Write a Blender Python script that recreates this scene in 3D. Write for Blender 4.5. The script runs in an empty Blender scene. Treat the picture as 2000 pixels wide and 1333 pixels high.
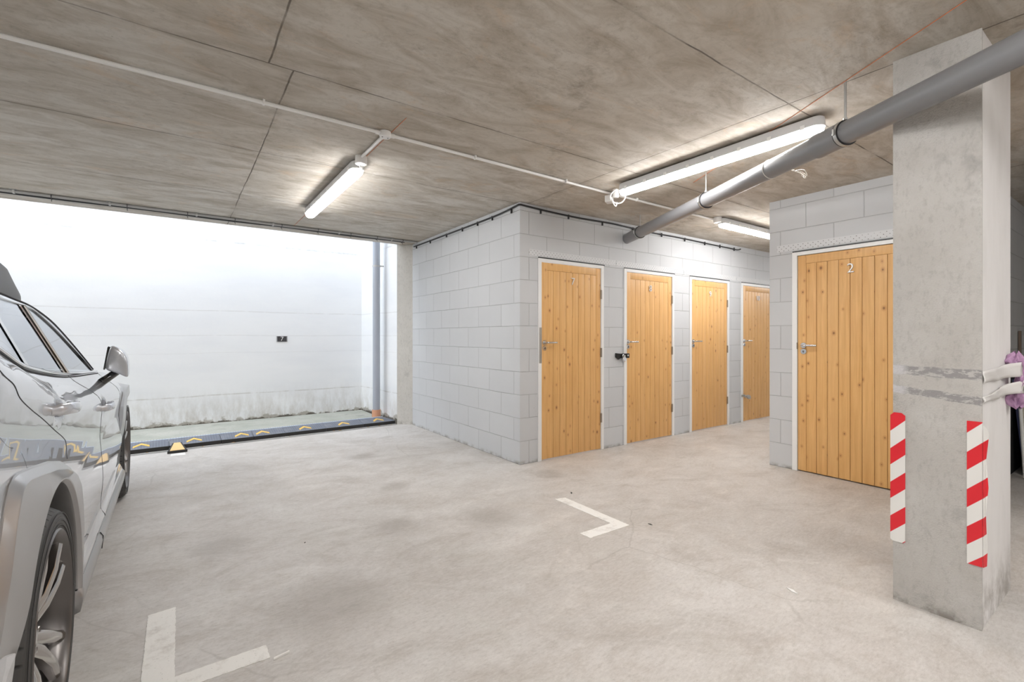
import bpy, bmesh, math, random
from mathutils import Vector, Matrix
from mathutils.geometry import delaunay_2d_cdt
random.seed(7)
PI = math.pi
C = bpy.context.scene.collection
scn = bpy.context.scene

# ---------------------------------------------------------------- camera, world, exposure
F_PX = 922.8
YAW = math.atan(650 / F_PX)
CAM_H = 1.245
cam_d = bpy.data.cameras.new('camera'); cam = bpy.data.objects.new('camera', cam_d); C.objects.link(cam)
cam_d.sensor_width = 36; cam_d.lens = F_PX / 2000 * 36; cam_d.shift_y = -8.5 / 2000
cam_d.clip_start = 0.02; cam_d.clip_end = 100
cam.location = (0, 0, CAM_H); cam.rotation_euler = (PI / 2, 0, -YAW)
scn.camera = cam

world = bpy.data.worlds.new('world'); scn.world = world; world.use_nodes = True
wb = world.node_tree.nodes['Background']
wb.inputs[0].default_value = (0.86, 0.92, 1.0, 1); wb.inputs[1].default_value = 6.6
scn.view_settings.view_transform = 'Standard'; scn.view_settings.look = 'None'
scn.view_settings.gamma = 1; scn.view_settings.use_curve_mapping = False
scn.view_settings.exposure = 0.08
LAMP = 50.0        # radiance of the batten diffusers

# ---------------------------------------------------------------- node helpers
class NT:
    def __init__(s, name):
        s.m = bpy.data.materials.new(name); s.m.use_nodes = True
        s.t = s.m.node_tree; s.t.nodes.clear()
        s.out = s.t.nodes.new('ShaderNodeOutputMaterial')
        s.b = s.t.nodes.new('ShaderNodeBsdfPrincipled')
        s.t.links.new(s.b.outputs[0], s.out.inputs[0])
        s.tc = s.t.nodes.new('ShaderNodeTexCoord')
        s.oc = s.tc.outputs['Object']
    def put(s, sock, v):
        if hasattr(v, 'links'): s.t.links.new(v, sock)
        else: sock.default_value = v
    def set(s, **k):
        names = dict(col='Base Color', rough='Roughness', metal='Metallic', normal='Normal', coat='Coat Weight', coatr='Coat Roughness',
                     trans='Transmission Weight', ior='IOR', ecol='Emission Color', estr='Emission Strength', alpha='Alpha', spec='Specular IOR Level')
        for a, v in k.items():
            if a in ('col', 'ecol') and isinstance(v, tuple) and len(v) == 3: v = (*v, 1)
            s.put(s.b.inputs[names[a]], v)
        return s
    def math(s, op, a, b=0.0, c=None, clamp=False):
        n = s.t.nodes.new('ShaderNodeMath'); n.operation = op; n.use_clamp = clamp
        s.put(n.inputs[0], a); s.put(n.inputs[1], b)
        if c is not None: s.put(n.inputs[2], c)
        return n.outputs[0]
    def noise(s, vec=None, scale=5, detail=4, rough=.55, dist=0, out=0):
        n = s.t.nodes.new('ShaderNodeTexNoise'); s.put(n.inputs['Vector'], vec or s.oc)
        n.inputs['Scale'].default_value = scale; n.inputs['Detail'].default_value = detail
        n.inputs['Roughness'].default_value = rough; n.inputs['Distortion'].default_value = dist
        return n.outputs[out]
    def voro(s, vec=None, scale=5, feature='F1', rnd=1):
        n = s.t.nodes.new('ShaderNodeTexVoronoi'); n.feature = feature; s.put(n.inputs['Vector'], vec or s.oc)
        n.inputs['Scale'].default_value = scale; n.inputs['Randomness'].default_value = rnd
        return n.outputs[0]
    def mapr(s, v, a, b, c=0.0, d=1.0, smooth=False):
        n = s.t.nodes.new('ShaderNodeMapRange'); n.interpolation_type = 'SMOOTHSTEP' if smooth else 'LINEAR'
        s.put(n.inputs[0], v)
        for i, x in enumerate((a, b, c, d)): s.put(n.inputs[i + 1], x)
        return n.outputs[0]
    def mapping(s, scale=(1, 1, 1), loc=(0, 0, 0), rot=(0, 0, 0), vec=None):
        n = s.t.nodes.new('ShaderNodeMapping'); s.put(n.inputs[0], vec or s.oc)
        n.inputs['Scale'].default_value = scale; n.inputs['Location'].default_value = loc; n.inputs['Rotation'].default_value = rot
        return n.outputs[0]
    def sep(s, vec=None):
        n = s.t.nodes.new('ShaderNodeSeparateXYZ'); s.put(n.inputs[0], vec or s.oc); return n.outputs
    def comb(s, x=0.0, y=0.0, z=0.0):
        n = s.t.nodes.new('ShaderNodeCombineXYZ')
        for i, v in enumerate((x, y, z)): s.put(n.inputs[i], v)
        return n.outputs[0]
    def mix(s, f, a, b, mode='MIX'):
        n = s.t.nodes.new('ShaderNodeMix'); n.data_type = 'RGBA'; n.blend_type = mode
        s.put(n.inputs[0], f)
        for i, v in ((6, a), (7, b)):
            if isinstance(v, tuple) and len(v) == 3: v = (*v, 1)
            s.put(n.inputs[i], v)
        return n.outputs[2]
    def bump(s, h, strength=.3, dist=.01, normal=None):
        n = s.t.nodes.new('ShaderNodeBump'); s.put(n.inputs['Height'], h)
        n.inputs['Strength'].default_value = strength; n.inputs['Distance'].default_value = dist
        if normal: s.put(n.inputs['Normal'], normal)
        return n.outputs[0]

def lin(r, g, b):
    f = lambda c: ((c / 255 + .055) / 1.055) ** 2.4 if c > 10 else c / 255 / 12.92
    return (f(r), f(g), f(b))

def flat(name, col, rough=.5, metal=0.0, bumpy=0, coat=0.0):
    n = NT(name); n.set(col=(*col, 1), rough=rough, metal=metal, coat=coat)
    if bumpy: n.set(normal=n.bump(n.noise(scale=60, detail=3), bumpy, .002))
    return n.m

M = {}
# ---- concrete ceiling with formwork joints
def mk_ceiling():
    n = NT('board-cast concrete ceiling')
    x, y, z = n.sep()
    big = n.noise(scale=.8, detail=6, rough=.6, dist=.6)
    mid = n.noise(n.mapping((1.2, 3.2, 1)), scale=2.2, detail=7, rough=.68, dist=.7)
    fine = n.noise(scale=28, detail=5, rough=.75)
    base = n.mix(n.mapr(big, .32, .7), (.53, .485, .42), (.64, .615, .57))
    base = n.mix(n.mapr(mid, .40, .68), base, (.39, .34, .275))
    rust = n.mapr(n.noise(n.mapping((1.5, 2.6, 1), (7, 3, 0)), scale=1.7, detail=5, rough=.7, dist=1.0), .57, .75)
    base = n.mix(n.math('MULTIPLY', rust, .55), base, (.58, .43, .29))
    base = n.mix(n.math('MULTIPLY', n.mapr(fine, .52, .72), .35), base, (.30, .26, .21))
    wob = n.math('MULTIPLY', n.math('SUBTRACT', n.noise(scale=3, detail=4), .5), .022)
    def joint(c, first, step, wid):
        u = n.math('DIVIDE', n.math('SUBTRACT', n.math('ADD', c, wob), first), step)
        fr = n.math('FRACT', n.math('ADD', u, .5))
        d = n.math('MULTIPLY', n.math('ABSOLUTE', n.math('SUBTRACT', fr, .5)), step)
        return n.mapr(d, wid * .3, wid, 1, 0, True), d
    jy, dy = joint(y, 1.27, 1.24, .006)
    shift = n.math('MULTIPLY', n.math('MULTIPLY', n.math('GREATER_THAN', y, 2.51), n.math('LESS_THAN', x, 1.5)), .11)
    xs = n.math('SUBTRACT', x, shift)
    jx, dx = joint(xs, .35, 2.44, .006)
    broken = n.mapr(n.noise(scale=2.6, detail=4), .38, .55, .15, 1)
    jm = n.math('MULTIPLY', n.math('MAXIMUM', jx, jy), broken)
    base = n.mix(n.math('MULTIPLY', jm, .82), base, (.07, .055, .045))
    halo = n.math('MAXIMUM', n.mapr(dx, 0, .07, 1, 0, True), n.mapr(dy, 0, .05, 1, 0, True))
    halo = n.math('MULTIPLY', halo, n.mapr(n.noise(scale=6, detail=5, rough=.7), .45, .75))
    base = n.mix(n.math('MULTIPLY', halo, .60), base, (.24, .20, .155))
    # two staining trails crossing the panels
    for ang, off in ((.75, 1.25), (.75, 2.6)):
        t = n.math('ADD', n.math('MULTIPLY', x, math.sin(ang)), n.math('MULTIPLY', y, -math.cos(ang) * .6))
        t = n.math('ADD', t, n.math('MULTIPLY', n.noise(scale=1.1, detail=5, rough=.7), .5))
        tr = n.mapr(n.math('ABSOLUTE', n.math('SUBTRACT', t, off - .6)), 0, .10, 1, 0, True)
        tr = n.math('MULTIPLY', tr, n.mapr(n.noise(scale=9, detail=5, rough=.75), .47, .68))
        base = n.mix(n.math('MULTIPLY', tr, .62), base, (.23, .19, .145))
    sp2 = n.math('MULTIPLY', n.mapr(n.noise(n.mapping((1, 1.8, 1)), scale=15, detail=6, rough=.8), .52, .66), n.mapr(n.noise(scale=1.4, detail=3), .42, .62, .1, 1))
    base = n.mix(n.math('MULTIPLY', sp2, .42), base, (.25, .215, .17))
    spots = n.mapr(n.voro(scale=7), .0, .035, 1, 0)
    spots = n.math('MULTIPLY', spots, n.math('GREATER_THAN', n.noise(scale=2.3), .55))
    base = n.mix(n.math('MULTIPLY', spots, .6), base, (.12, .10, .08))
    h = n.math('SUBTRACT', n.math('MULTIPLY', fine, .25), n.math('MULTIPLY', jm, 1.2))
    n.set(col=base, rough=.8, normal=n.bump(h, .35, .006), spec=.3)
    return n.m
M['ceiling'] = mk_ceiling()

def mk_floor():
    n = NT('worn power-floated concrete floor')
    big = n.noise(scale=.55, detail=5, rough=.6, dist=.8)
    swirl = n.noise(n.mapping((1, 1.7, 1), (3, 1, 0), (0, 0, .5)), scale=1.5, detail=8, rough=.72, dist=.9)
    streak = n.noise(n.mapping((1.2, 9, 1), (0, 0, 0), (0, 0, .7), vec=n.noise(scale=.6, detail=2, out=1)), scale=5, detail=6, rough=.7)
    fine = n.noise(scale=45, detail=5, rough=.8)
    base = n.mix(n.mapr(big, .34, .66), (.53, .495, .46), (.63, .605, .58))
    base = n.mix(n.math('MULTIPLY', n.mapr(swirl, .52, .74), .6), base, (.35, .31, .27))
    base = n.mix(n.math('MULTIPLY', n.mapr(swirl, .46, .30), .6), base, (.72, .69, .65))
    base = n.mix(n.math('MULTIPLY', n.mapr(streak, .55, .75), .35), base, (.36, .33, .29))
    base = n.mix(n.math('MULTIPLY', n.mapr(fine, .5, .75), .38), base, (.30, .27, .24))
    med = n.noise(n.mapping((1, 1.5, 1), (2, 9, 0), (0, 0, .9)), scale=3.2, detail=8, rough=.75, dist=.5)
    base = n.mix(n.math('MULTIPLY', n.mapr(med, .50, .68), .45), base, (.40, .35, .30))
    base = n.mix(n.math('MULTIPLY', n.mapr(med, .46, .32), .35), base, (.74, .72, .69))
    grit = n.noise(n.mapping((1, 3, 1), rot=(0, 0, -.5)), scale=26, detail=7, rough=.85)
    base = n.mix(n.math('MULTIPLY', n.mapr(grit, .52, .66), .42), base, (.33, .295, .25))
    base = n.mix(n.math('MULTIPLY', n.mapr(grit, .48, .36), .35), base, (.76, .74, .70))
    pits = n.mapr(n.voro(scale=16), .0, .05, 1, 0)
    pits = n.math('MULTIPLY', pits, n.math('GREATER_THAN', n.noise(scale=3.3), .56))
    base = n.mix(n.math('MULTIPLY', pits, .7), base, (.10, .09, .08))
    for (px, py, r) in ((1.45, 3.75, .17), (1.75, 2.75, .26), (1.55, 4.9, .22), (.2, 3.3, .25), (.59, 2.30, .38), (1.15, 3.0, .22), (2.75, 3.3, .2)):
        d = n.math('SQRT', n.math('ADD', n.math('POWER', n.math('SUBTRACT', n.sep()[0], px), 2), n.math('POWER', n.math('SUBTRACT', n.sep()[1], py), 2)))
        d = n.math('ADD', d, n.math('MULTIPLY', n.math('SUBTRACT', n.noise(scale=7, detail=5, rough=.7), .5), .22))
        base = n.mix(n.mapr(d, r * .2, r, .42, 0, True), base, (.27, .235, .20))
    crack = n.voro(n.mapping((1, 1, 1), vec=n.mix(.12, n.oc, n.noise(scale=2.5, detail=5, out=1))), scale=.42, feature='DISTANCE_TO_EDGE')
    cm = n.math('MULTIPLY', n.mapr(crack, .0008, .0026, 1, 0), n.mapr(n.noise(scale=.9), .42, .55))
    base = n.mix(n.math('MULTIPLY', cm, .22), base, (.2, .18, .15))
    h = n.math('ADD', n.math('MULTIPLY', fine, .4), n.math('MULTIPLY', swirl, .5))
    n.set(col=base, rough=n.mapr(swirl, .3, .7, .42, .66), normal=n.bump(h, .28, .004), spec=.4)
    return n.m
M['floor'] = mk_floor()

def mk_block(name, axis, off, sign=1.0, tint=(.58, .592, .605)):
    n = NT(name)
    x, y, z = n.sep()
    u = n.math('ADD', n.math('MULTIPLY', x if axis == 'x' else y, sign), off)
    wobv = n.noise(scale=2.2, detail=3, out=1)
    v = n.comb(n.math('ADD', u, n.math('MULTIPLY', n.math('SUBTRACT', n.sep(wobv)[0], .5), .010)),
               n.math('ADD', z, n.math('MULTIPLY', n.math('SUBTRACT', n.sep(wobv)[1], .5), .012)), 0.0)
    br = n.t.nodes.new('ShaderNodeTexBrick'); n.put(br.inputs['Vector'], v)
    br.offset = .5; br.inputs['Scale'].default_value = 1; br.inputs['Brick Width'].default_value = .45
    br.inputs['Row Height'].default_value = .225; br.inputs['Mortar Size'].default_value = .0045
    br.inputs['Mortar Smooth'].default_value = .6
    br.inputs['Color1'].default_value = (*[c * 1.03 for c in tint], 1); br.inputs['Color2'].default_value = (*[c * .985 for c in tint], 1)
    br.inputs['Mortar'].default_value = (*[c * .74 for c in tint], 1)
    patch = n.noise(scale=1.6, detail=5, rough=.6)
    col = n.mix(n.mapr(patch, .38, .65, 0, .35), br.outputs[0], tuple(c * .90 for c in tint))
    pits = n.mapr(n.voro(scale=13), 0, .07, 1, 0)
    pits = n.math('MULTIPLY', pits, n.math('GREATER_THAN', n.noise(scale=2.9), .62))
    col = n.mix(n.math('MULTIPLY', pits, .5), col, (.22, .22, .21))
    dirt = n.math('MULTIPLY', n.mapr(z, .0, .045, 1, 0, True), n.mapr(n.noise(scale=11, detail=5), .42, .62))
    col = n.mix(n.math('MULTIPLY', dirt, .75), col, (.20, .18, .15))
    gaps = n.math('MULTIPLY', br.outputs[1], n.mapr(n.noise(scale=3.5, detail=3), .50, .66))
    col = n.mix(n.math('MULTIPLY', gaps, .5), col, (.33, .33, .33))
    h = n.math('ADD', n.math('MULTIPLY', br.outputs[1], -1), n.math('MULTIPLY', n.noise(scale=38, detail=4), .18))
    n.set(col=col, rough=.62, normal=n.bump(h, .55, .006), spec=.3)
    return n.m
M['block_side'] = mk_block('grey painted blockwork, side of store', 'y', -3.80 + .45 * 20)
M['block_front'] = mk_block('grey painted blockwork, front of store', 'x', -2.81 - .225 + .45 * 20)
M['block_two'] = mk_block('grey painted blockwork, store two', 'y', 2.215 + .45 * 20, -1.0)
M['block_dim'] = mk_block('grey painted blockwork, side of store two', 'x', .1 + .45 * 20)

def mk_well():
    n = NT('white painted retaining wall, stained at its foot')
    x, y, z = n.sep()
    base = n.mix(n.mapr(n.noise(n.mapping((.6, .6, 2.2)), scale=1.5, detail=4), .4, .7), (.86, .87, .88), (.81, .825, .845))
    def line(z0, w, k, a, b):
        zz = n.math('ADD', z, n.math('MULTIPLY', n.math('SUBTRACT', n.noise(n.mapping((1, 1, .1)), scale=1.6, detail=4), .5), .03))
        m = n.mapr(n.math('ABSOLUTE', n.math('SUBTRACT', zz, z0)), 0, w, 1, 0, True)
        return n.math('MULTIPLY', n.math('MULTIPLY', m, n.mapr(n.noise(scale=6, detail=5, rough=.7), a, b)), k)
    for z0, w, k, a, b in ((2.56, .022, .55, .40, .62), (1.60, .010, .28, .3, .5), (1.26, .008, .22, .3, .5), (1.02, .008, .12, .3, .5), (.44, .014, .45, .38, .55)):
        base = n.mix(line(z0, w, k, a, b), base, (.40, .38, .34))
    low = n.mapr(z, .06, .62, 1, 0, True)
    grime = n.math('MULTIPLY', low, n.mapr(n.noise(n.mapping((2.2, 2.2, .7)), scale=3.5, detail=7, rough=.75), .40, .68))
    base = n.mix(n.math('MULTIPLY', grime, .65), base, (.42, .38, .31))
    peel = n.math('ADD', n.mapr(z, .07, .20, .30, -.1), n.math('SUBTRACT', n.noise(scale=4.5, detail=6, rough=.65), .5))
    base = n.mix(n.mapr(peel, .19, .25, 0, .75), base, (.33, .30, .25))
    dark = n.math('ADD', n.mapr(z, .06, .12, .22, -.2), n.math('SUBTRACT', n.noise(scale=8, detail=6, rough=.7), .5))
    base = n.mix(n.mapr(dark, .08, .16, 0, .85), base, (.07, .06, .045))
    sp = n.math('MULTIPLY', n.mapr(n.voro(scale=30), 0, .13, 1, 0), n.mapr(n.math('ADD', n.noise(scale=3), n.mapr(z, .05, .6, .16, -.12)), .58, .66))
    base = n.mix(n.math('MULTIPLY', sp, .7), base, (.10, .09, .07))
    n.set(col=base, rough=.7, normal=n.bump(n.noise(scale=14, detail=5), .22, .006), spec=.25)
    return n.m
M['well'] = mk_well()

def mk_raw(name, c1, c2, tape=False):
    n = NT(name)
    x, y, z = n.sep()
    base = n.mix(n.mapr(n.noise(scale=2.2, detail=6, rough=.65), .35, .68), c1, c2)
    fine = n.noise(n.mapping((1, 1, .55)), scale=48, detail=5, rough=.75)
    base = n.mix(n.math('MULTIPLY', n.mapr(fine, .5, .72), .4), base, tuple(c * .6 for c in c1))
    blob = n.math('MULTIPLY', n.mapr(n.noise(n.mapping((1, 1, 1), (5, 2, 1)), scale=5, detail=4), .62, .72), .4)
    base = n.mix(blob, base, tuple(c * .5 for c in c1))
    pits = n.math('MULTIPLY', n.mapr(n.voro(scale=19), 0, .08, 1, 0), n.math('GREATER_THAN', n.noise(scale=4), .6))
    base = n.mix(n.math('MULTIPLY', pits, .75), base, (.09, .08, .07))
    if tape:
        for z0, w in ((1.086, .024), (.985, .020)):
            zz = n.math('ADD', z, n.math('MULTIPLY', n.math('SUBTRACT', n.noise(scale=22, detail=3), .5), .02))
            zz = n.math('ADD', zz, n.math('MULTIPLY', n.math('SUBTRACT', y, .64), -.03 if z0 > 1 else -.11))
            m = n.mapr(n.math('ABSOLUTE', n.math('SUBTRACT', zz, z0)), w * .8, w, 1, 0)
            m2 = n.math('MULTIPLY', m, n.mapr(n.noise(n.mapping((1, 1, 2.4)), scale=24, detail=5, rough=.7), .43, .5))
            base = n.mix(n.math('MULTIPLY', m, .35), base, (.50, .49, .49))
            base = n.mix(n.math('MULTIPLY', m2, .8), base, (.26, .25, .25))
            left = n.math('MULTIPLY', m, n.mapr(y, .73, .76, 0, .8))
            base = n.mix(left, base, (.62, .61, .62))
    ft = n.math('MULTIPLY', n.mapr(z, .0, .07, 1, 0, True), n.mapr(n.noise(scale=14, detail=6, rough=.7), .42, .60))
    base = n.mix(n.math('MULTIPLY', ft, .7), base, (.16, .14, .115))
    n.set(col=base, rough=.8, normal=n.bump(n.math('ADD', fine, n.noise(scale=130, detail=2)), .8, .004), spec=.3)
    return n.m
M['pillar_raw'] = mk_raw('rough grey concrete', (.46, .44, .41), (.56, .545, .52), True)
M['pier_raw'] = mk_raw('pale fair-faced concrete', (.56, .54, .50), (.64, .62, .58))
M['dark_raw'] = mk_raw('grey concrete wall', (.42, .42, .42), (.52, .52, .52))
M['well_floor'] = mk_raw('damp green grey concrete', (.36, .37, .32), (.48, .48, .43))

def mk_white_render():
    n = NT('white painted concrete face')
    x, y, z = n.sep()
    base = n.mix(n.mapr(n.noise(n.mapping((2, 2, .8)), scale=3, detail=5), .45, .75), (.87, .85, .84), (.80, .78, .765))
    sp = n.math('MULTIPLY', n.mapr(n.voro(scale=24), 0, .08, 1, 0), n.math('GREATER_THAN', n.noise(scale=5), .57))
    base = n.mix(n.math('MULTIPLY', sp, .6), base, (.2, .18, .16))
    foot = n.math('MULTIPLY', n.mapr(z, .02, .30, 1, 0, True), n.mapr(n.noise(scale=7, detail=6, rough=.7), .38, .62))
    base = n.mix(n.math('MULTIPLY', foot, .75), base, (.30, .27, .23))
    n.set(col=base, rough=.65, normal=n.bump(n.noise(scale=30, detail=4), .2, .004))
    return n.m
M['white_face'] = mk_white_render()

def mk_pine():
    n = NT('clear-varnished knotty pine')
    geo = n.t.nodes.new('ShaderNodeNewGeometry'); rnd = geo.outputs['Random Per Island']
    oi = n.t.nodes.new('ShaderNodeObjectInfo').outputs['Random']
    x, y, z = n.sep()
    sh = n.math('ADD', n.math('MULTIPLY', rnd, 17.0), n.math('MULTIPLY', oi, 5.0))
    v = n.comb(n.math('ADD', x, sh), y, n.math('ADD', z, n.math('MULTIPLY', rnd, 6.0)))
    grain = n.noise(n.mapping((26, 26, 1.1), vec=v), scale=1.6, detail=6, rough=.65, dist=.5)
    base = n.mix(n.mapr(grain, .32, .70), (.80, .485, .195), (.63, .335, .11))
    base = n.mix(n.math('MULTIPLY', n.mapr(rnd, 0, 1), .35), base, (.76, .46, .20))
    base = n.mix(n.mapr(n.noise(vec=v, scale=2.1, detail=3), .5, .75, 0, .3), base, (.60, .32, .12))
    kv = n.mapping((8.5, 6.0, 1), vec=n.comb(n.math('ADD', x, sh), n.math('ADD', z, n.math('MULTIPLY', rnd, 6.0)), 0.0))
    k = n.t.nodes.new('ShaderNodeTexVoronoi'); k.voronoi_dimensions = '2D'; n.put(k.inputs['Vector'], kv); k.inputs['Scale'].default_value = 1.0
    kn = k.outputs[0]; pick = n.math('GREATER_THAN', n.sep(k.outputs[1])[0], .56)
    size = n.math('ADD', n.math('MULTIPLY', n.math('POWER', n.sep(k.outputs[1])[1], 3.0), .06), .006)
    halo = n.math('MULTIPLY', n.mapr(kn, n.math('ADD', size, .03), n.math('ADD', size, .16), 1, 0, True), pick)
    core = n.math('MULTIPLY', n.mapr(kn, size, n.math('ADD', size, .035), 1, 0, True), pick)
    base = n.mix(n.math('MULTIPLY', halo, .5), base, (.50, .22, .07))
    base = n.mix(n.math('MULTIPLY', core, .75), base, (.20, .085, .03))
    n.set(col=base, rough=.42, normal=n.bump(grain, .12, .002), spec=.4)
    return n.m
M['pine'] = mk_pine()
M['pine_dark'] = flat('shadow gap pine', (.42, .20, .07), .6)

def mk_lintel():
    n = NT('perforated lintel plate, painted grey')
    x, y, z = n.sep()
    u = n.math('MULTIPLY', x, 1 / .042); v = n.math('MULTIPLY', z, 1 / .020)
    row = n.math('FLOOR', v)
    us = n.math('ADD', u, n.math('MULTIPLY', n.math('MODULO', row, 2.0), .5))
    du = n.math('MULTIPLY', n.math('SUBTRACT', n.math('FRACT', us), .5), .042)
    dv = n.math('MULTIPLY', n.math('SUBTRACT', n.math('FRACT', v), .5), .020)
    d = n.math('SQRT', n.math('ADD', n.math('MULTIPLY', du, du), n.math('MULTIPLY', dv, dv)))
    m = n.mapr(d, .0030, .0042, 1, 0)
    m = n.math('MULTIPLY', m, n.mapr(n.noise(scale=9), .36, .46, .25, 1))
    col = n.mix(m, (.65, .66, .67), (.10, .10, .10))
    n.set(col=col, rough=.55, normal=n.bump(m, -.4, .004))
    return n.m
M['lintel'] = mk_lintel()

def mk_stripe():
    n = NT('red and white hazard tape')
    x, y, z = n.sep()
    t = n.math('FRACT', n.math('DIVIDE', n.math('SUBTRACT', n.math('SUBTRACT', z, x), .137), .160))
    m = n.mapr(t, .50, .515, 0, 1)
    end = n.mapr(t, .985, 1.0, 1, 0)
    red = n.mix(n.math('MULTIPLY', m, end), (.80, .79, .76), (.72, .018, .030))
    n.set(col=red, rough=.4, normal=n.bump(n.voro(scale=300), .1, .001))
    return n.m
M['stripe'] = mk_stripe()

def mk_paint():
    n = NT('worn white floor paint')
    x, y, z = n.sep()
    wear = n.noise(scale=9, detail=7, rough=.72)
    col = n.mix(n.mapr(wear, .52, .70, 0, .7), (.86, .84, .80), (.52, .48, .43))
    sp = n.math('MULTIPLY', n.mapr(n.voro(scale=60), 0, .16, 1, 0), n.math('GREATER_THAN', n.noise(scale=13), .5))
    col = n.mix(n.math('MULTIPLY', sp, .6), col, (.25, .22, .19))
    n.set(col=col, rough=.7, normal=n.bump(n.noise(scale=60, detail=4), .3, .003))
    return n.m
M['paint'] = mk_paint()

def mk_rubber_ramp():
    n = NT('blue grey ribbed rubber')
    x, y, z = n.sep()
    ch = n.t.nodes.new('ShaderNodeTexChecker'); n.put(ch.inputs['Vector'], n.mapping((55, 55, 1), rot=(0, 0, PI / 4)))
    ch.inputs['Scale'].default_value = 1.0
    n.put(ch.inputs['Color1'], (.165, .180, .222, 1)); n.put(ch.inputs['Color2'], (.12, .133, .170, 1))
    col = n.mix(n.mapr(n.noise(scale=12, detail=5), .45, .7, 0, .35), ch.outputs[0], (.30, .30, .31))
    n.set(col=col, rough=.55, normal=n.bump(ch.outputs[1], .4, .002))
    return n.m
M['ramp'] = mk_rubber_ramp()
M['ramp_top'] = flat('pale blue rubber edge', (.50, .57, .68), .5)
M['ramp_lip'] = flat('black rubber lip', (.022, .021, .020), .6, bumpy=.3)
M['chevron'] = flat('reflective yellow', (.82, .52, .10), .4)
M['wedge_face'] = flat('reflective amber', (.85, .56, .24), .4)
M['white'] = flat('white painted timber', (.82, .82, .81), .35)
M['steel'] = flat('satin stainless steel', (.62, .62, .62), .22, 1.0)
M['numeral_steel'] = flat('pale brushed steel numerals', (.80, .79, .78), .35, .35)
M['chrome'] = flat('polished chrome', (.78, .78, .79), .08, 1.0)
M['galv'] = flat('galvanised steel', (.50, .50, .49), .42, .9, .2)
M['dull_galv'] = flat('dull weathered conduit', (.36, .36, .35), .55, .1)
M['hinge'] = flat('dull hinge steel', (.34, .30, .25), .45, .8)
M['black'] = flat('black plastic', (.018, .018, .019), .42)
M['black_metal'] = flat('black lacquered steel', (.02, .02, .02), .35, .3)
M['white_plastic'] = flat('white plastic', (.80, .79, .77), .4)
M['grey_plastic'] = flat('grey fixture plastic', (.60, .60, .60), .45)
M['pvc'] = flat('grey pvc pipe', (.20, .20, .208), .33)
M['pvc_light'] = flat('light grey pvc pipe', (.40, .43, .49), .35)
M['clay'] = flat('orange clay', (.70, .36, .22), .7, bumpy=.3)
M['clear_film'] = flat('white sealing film', (.78, .75, .70), .4)
M['string'] = flat('orange chalk string', (.62, .20, .08), .7)
M['plate'] = flat('black number plate', (.04, .04, .045), .4)
M['plate_edge'] = flat('grey plate border', (.38, .38, .39), .4)
M['leaf'] = flat('dry leaf', (.42, .24, .10), .8)
M['digit'] = flat('white lettering', (.85, .85, .83), .5)
M['cable'] = flat('black cable sheath', (.014, .014, .015), .4)
M['cloth'] = None
def mk_cloth():
    n = NT('lilac towelling')
    f = n.noise(scale=160, detail=3)
    n.set(col=n.mix(n.mapr(n.noise(scale=18), .4, .7), (.46, .28, .44), (.36, .20, .35)), rough=.95, normal=n.bump(f, .8, .004))
    return n.m
M['cloth'] = mk_cloth()
M['tape_white'] = flat('white fabric tape', (.74, .72, .70), .5, bumpy=.2)
M['board_beige'] = flat('cream painted timber', (.55, .49, .40), .6)
M['board_brown'] = flat('brown panel', (.17, .125, .095), .6)
M['board_blue'] = flat('dark blue board', (.025, .032, .085), .5)

def mk_emit(name, col, k):
    n = NT(name)
    n.set(col=(.9, .9, .9), ecol=col, estr=k, rough=.4)
    return n.m
M['tube'] = mk_emit('lit lamp diffuser', (1.0, .985, .975), LAMP)
M['tube_unseen'] = mk_emit('lit lamp diffuser of the unseen tubes, set brighter for fill', (1.0, .982, .968), LAMP * 1.45)  # stronger glow for out-of-view tubes, to fill the room with light

# ---- car materials
def mk_car_paint():
    n = NT('silver metallic car paint')
    fl = n.voro(scale=900)
    n.set(col=n.mix(n.mapr(fl, 0, .6, 0, .25), (.52, .535, .57), (.60, .615, .65)), metal=.6, rough=.27, coat=1.0, coatr=.03)
    return n.m
M['car'] = mk_car_paint()
M['satin'] = flat('satin silver trim', (.37, .365, .365), .30, .8, coat=.3)
M['gloss_black'] = flat('gloss black trim', (.012, .012, .013), .08, 0, coat=1.0)
M['rail_dark'] = flat('dark grey rail side', (.07, .068, .068), .5)
M['liner'] = flat('matt black liner', (.012, .012, .012), .85)
M['seam'] = flat('dark panel gap', (.01, .01, .012), .7)
M['rim'] = flat('bright hyper-silver alloy', (.46, .445, .43), .14, 1.0, coat=.6)
M['rim_dark'] = flat('dark alloy barrel', (.14, .13, .125), .3, .8)
M['cabin'] = flat('dark cabin trim', (.05, .048, .045), .7)
M['lamp_red'] = flat('red tail lamp', (.35, .01, .01), .1, coat=1.0)
M['headlamp'] = flat('clear headlamp', (.55, .58, .60), .08, .5, coat=1.0)
def mk_glass():
    n = NT('tinted car glass')
    tr = n.t.nodes.new('ShaderNodeBsdfTransparent'); tr.inputs[0].default_value = (.66, .72, .74, 1)
    gl = n.t.nodes.new('ShaderNodeBsdfGlossy'); gl.inputs['Roughness'].default_value = .01; gl.inputs[0].default_value = (.95, .97, 1, 1)
    fr = n.t.nodes.new('ShaderNodeFresnel'); fr.inputs[0].default_value = 1.55
    mx = n.t.nodes.new('ShaderNodeMixShader')
    n.put(mx.inputs[0], n.math('ADD', n.math('MULTIPLY', fr.outputs[0], 1.2), .04, clamp=True))
    n.t.links.new(tr.outputs[0], mx.inputs[1]); n.t.links.new(gl.outputs[0], mx.inputs[2]); n.t.links.new(mx.outputs[0], n.out.inputs[0])
    return n.m
M['glass'] = mk_glass()
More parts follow.
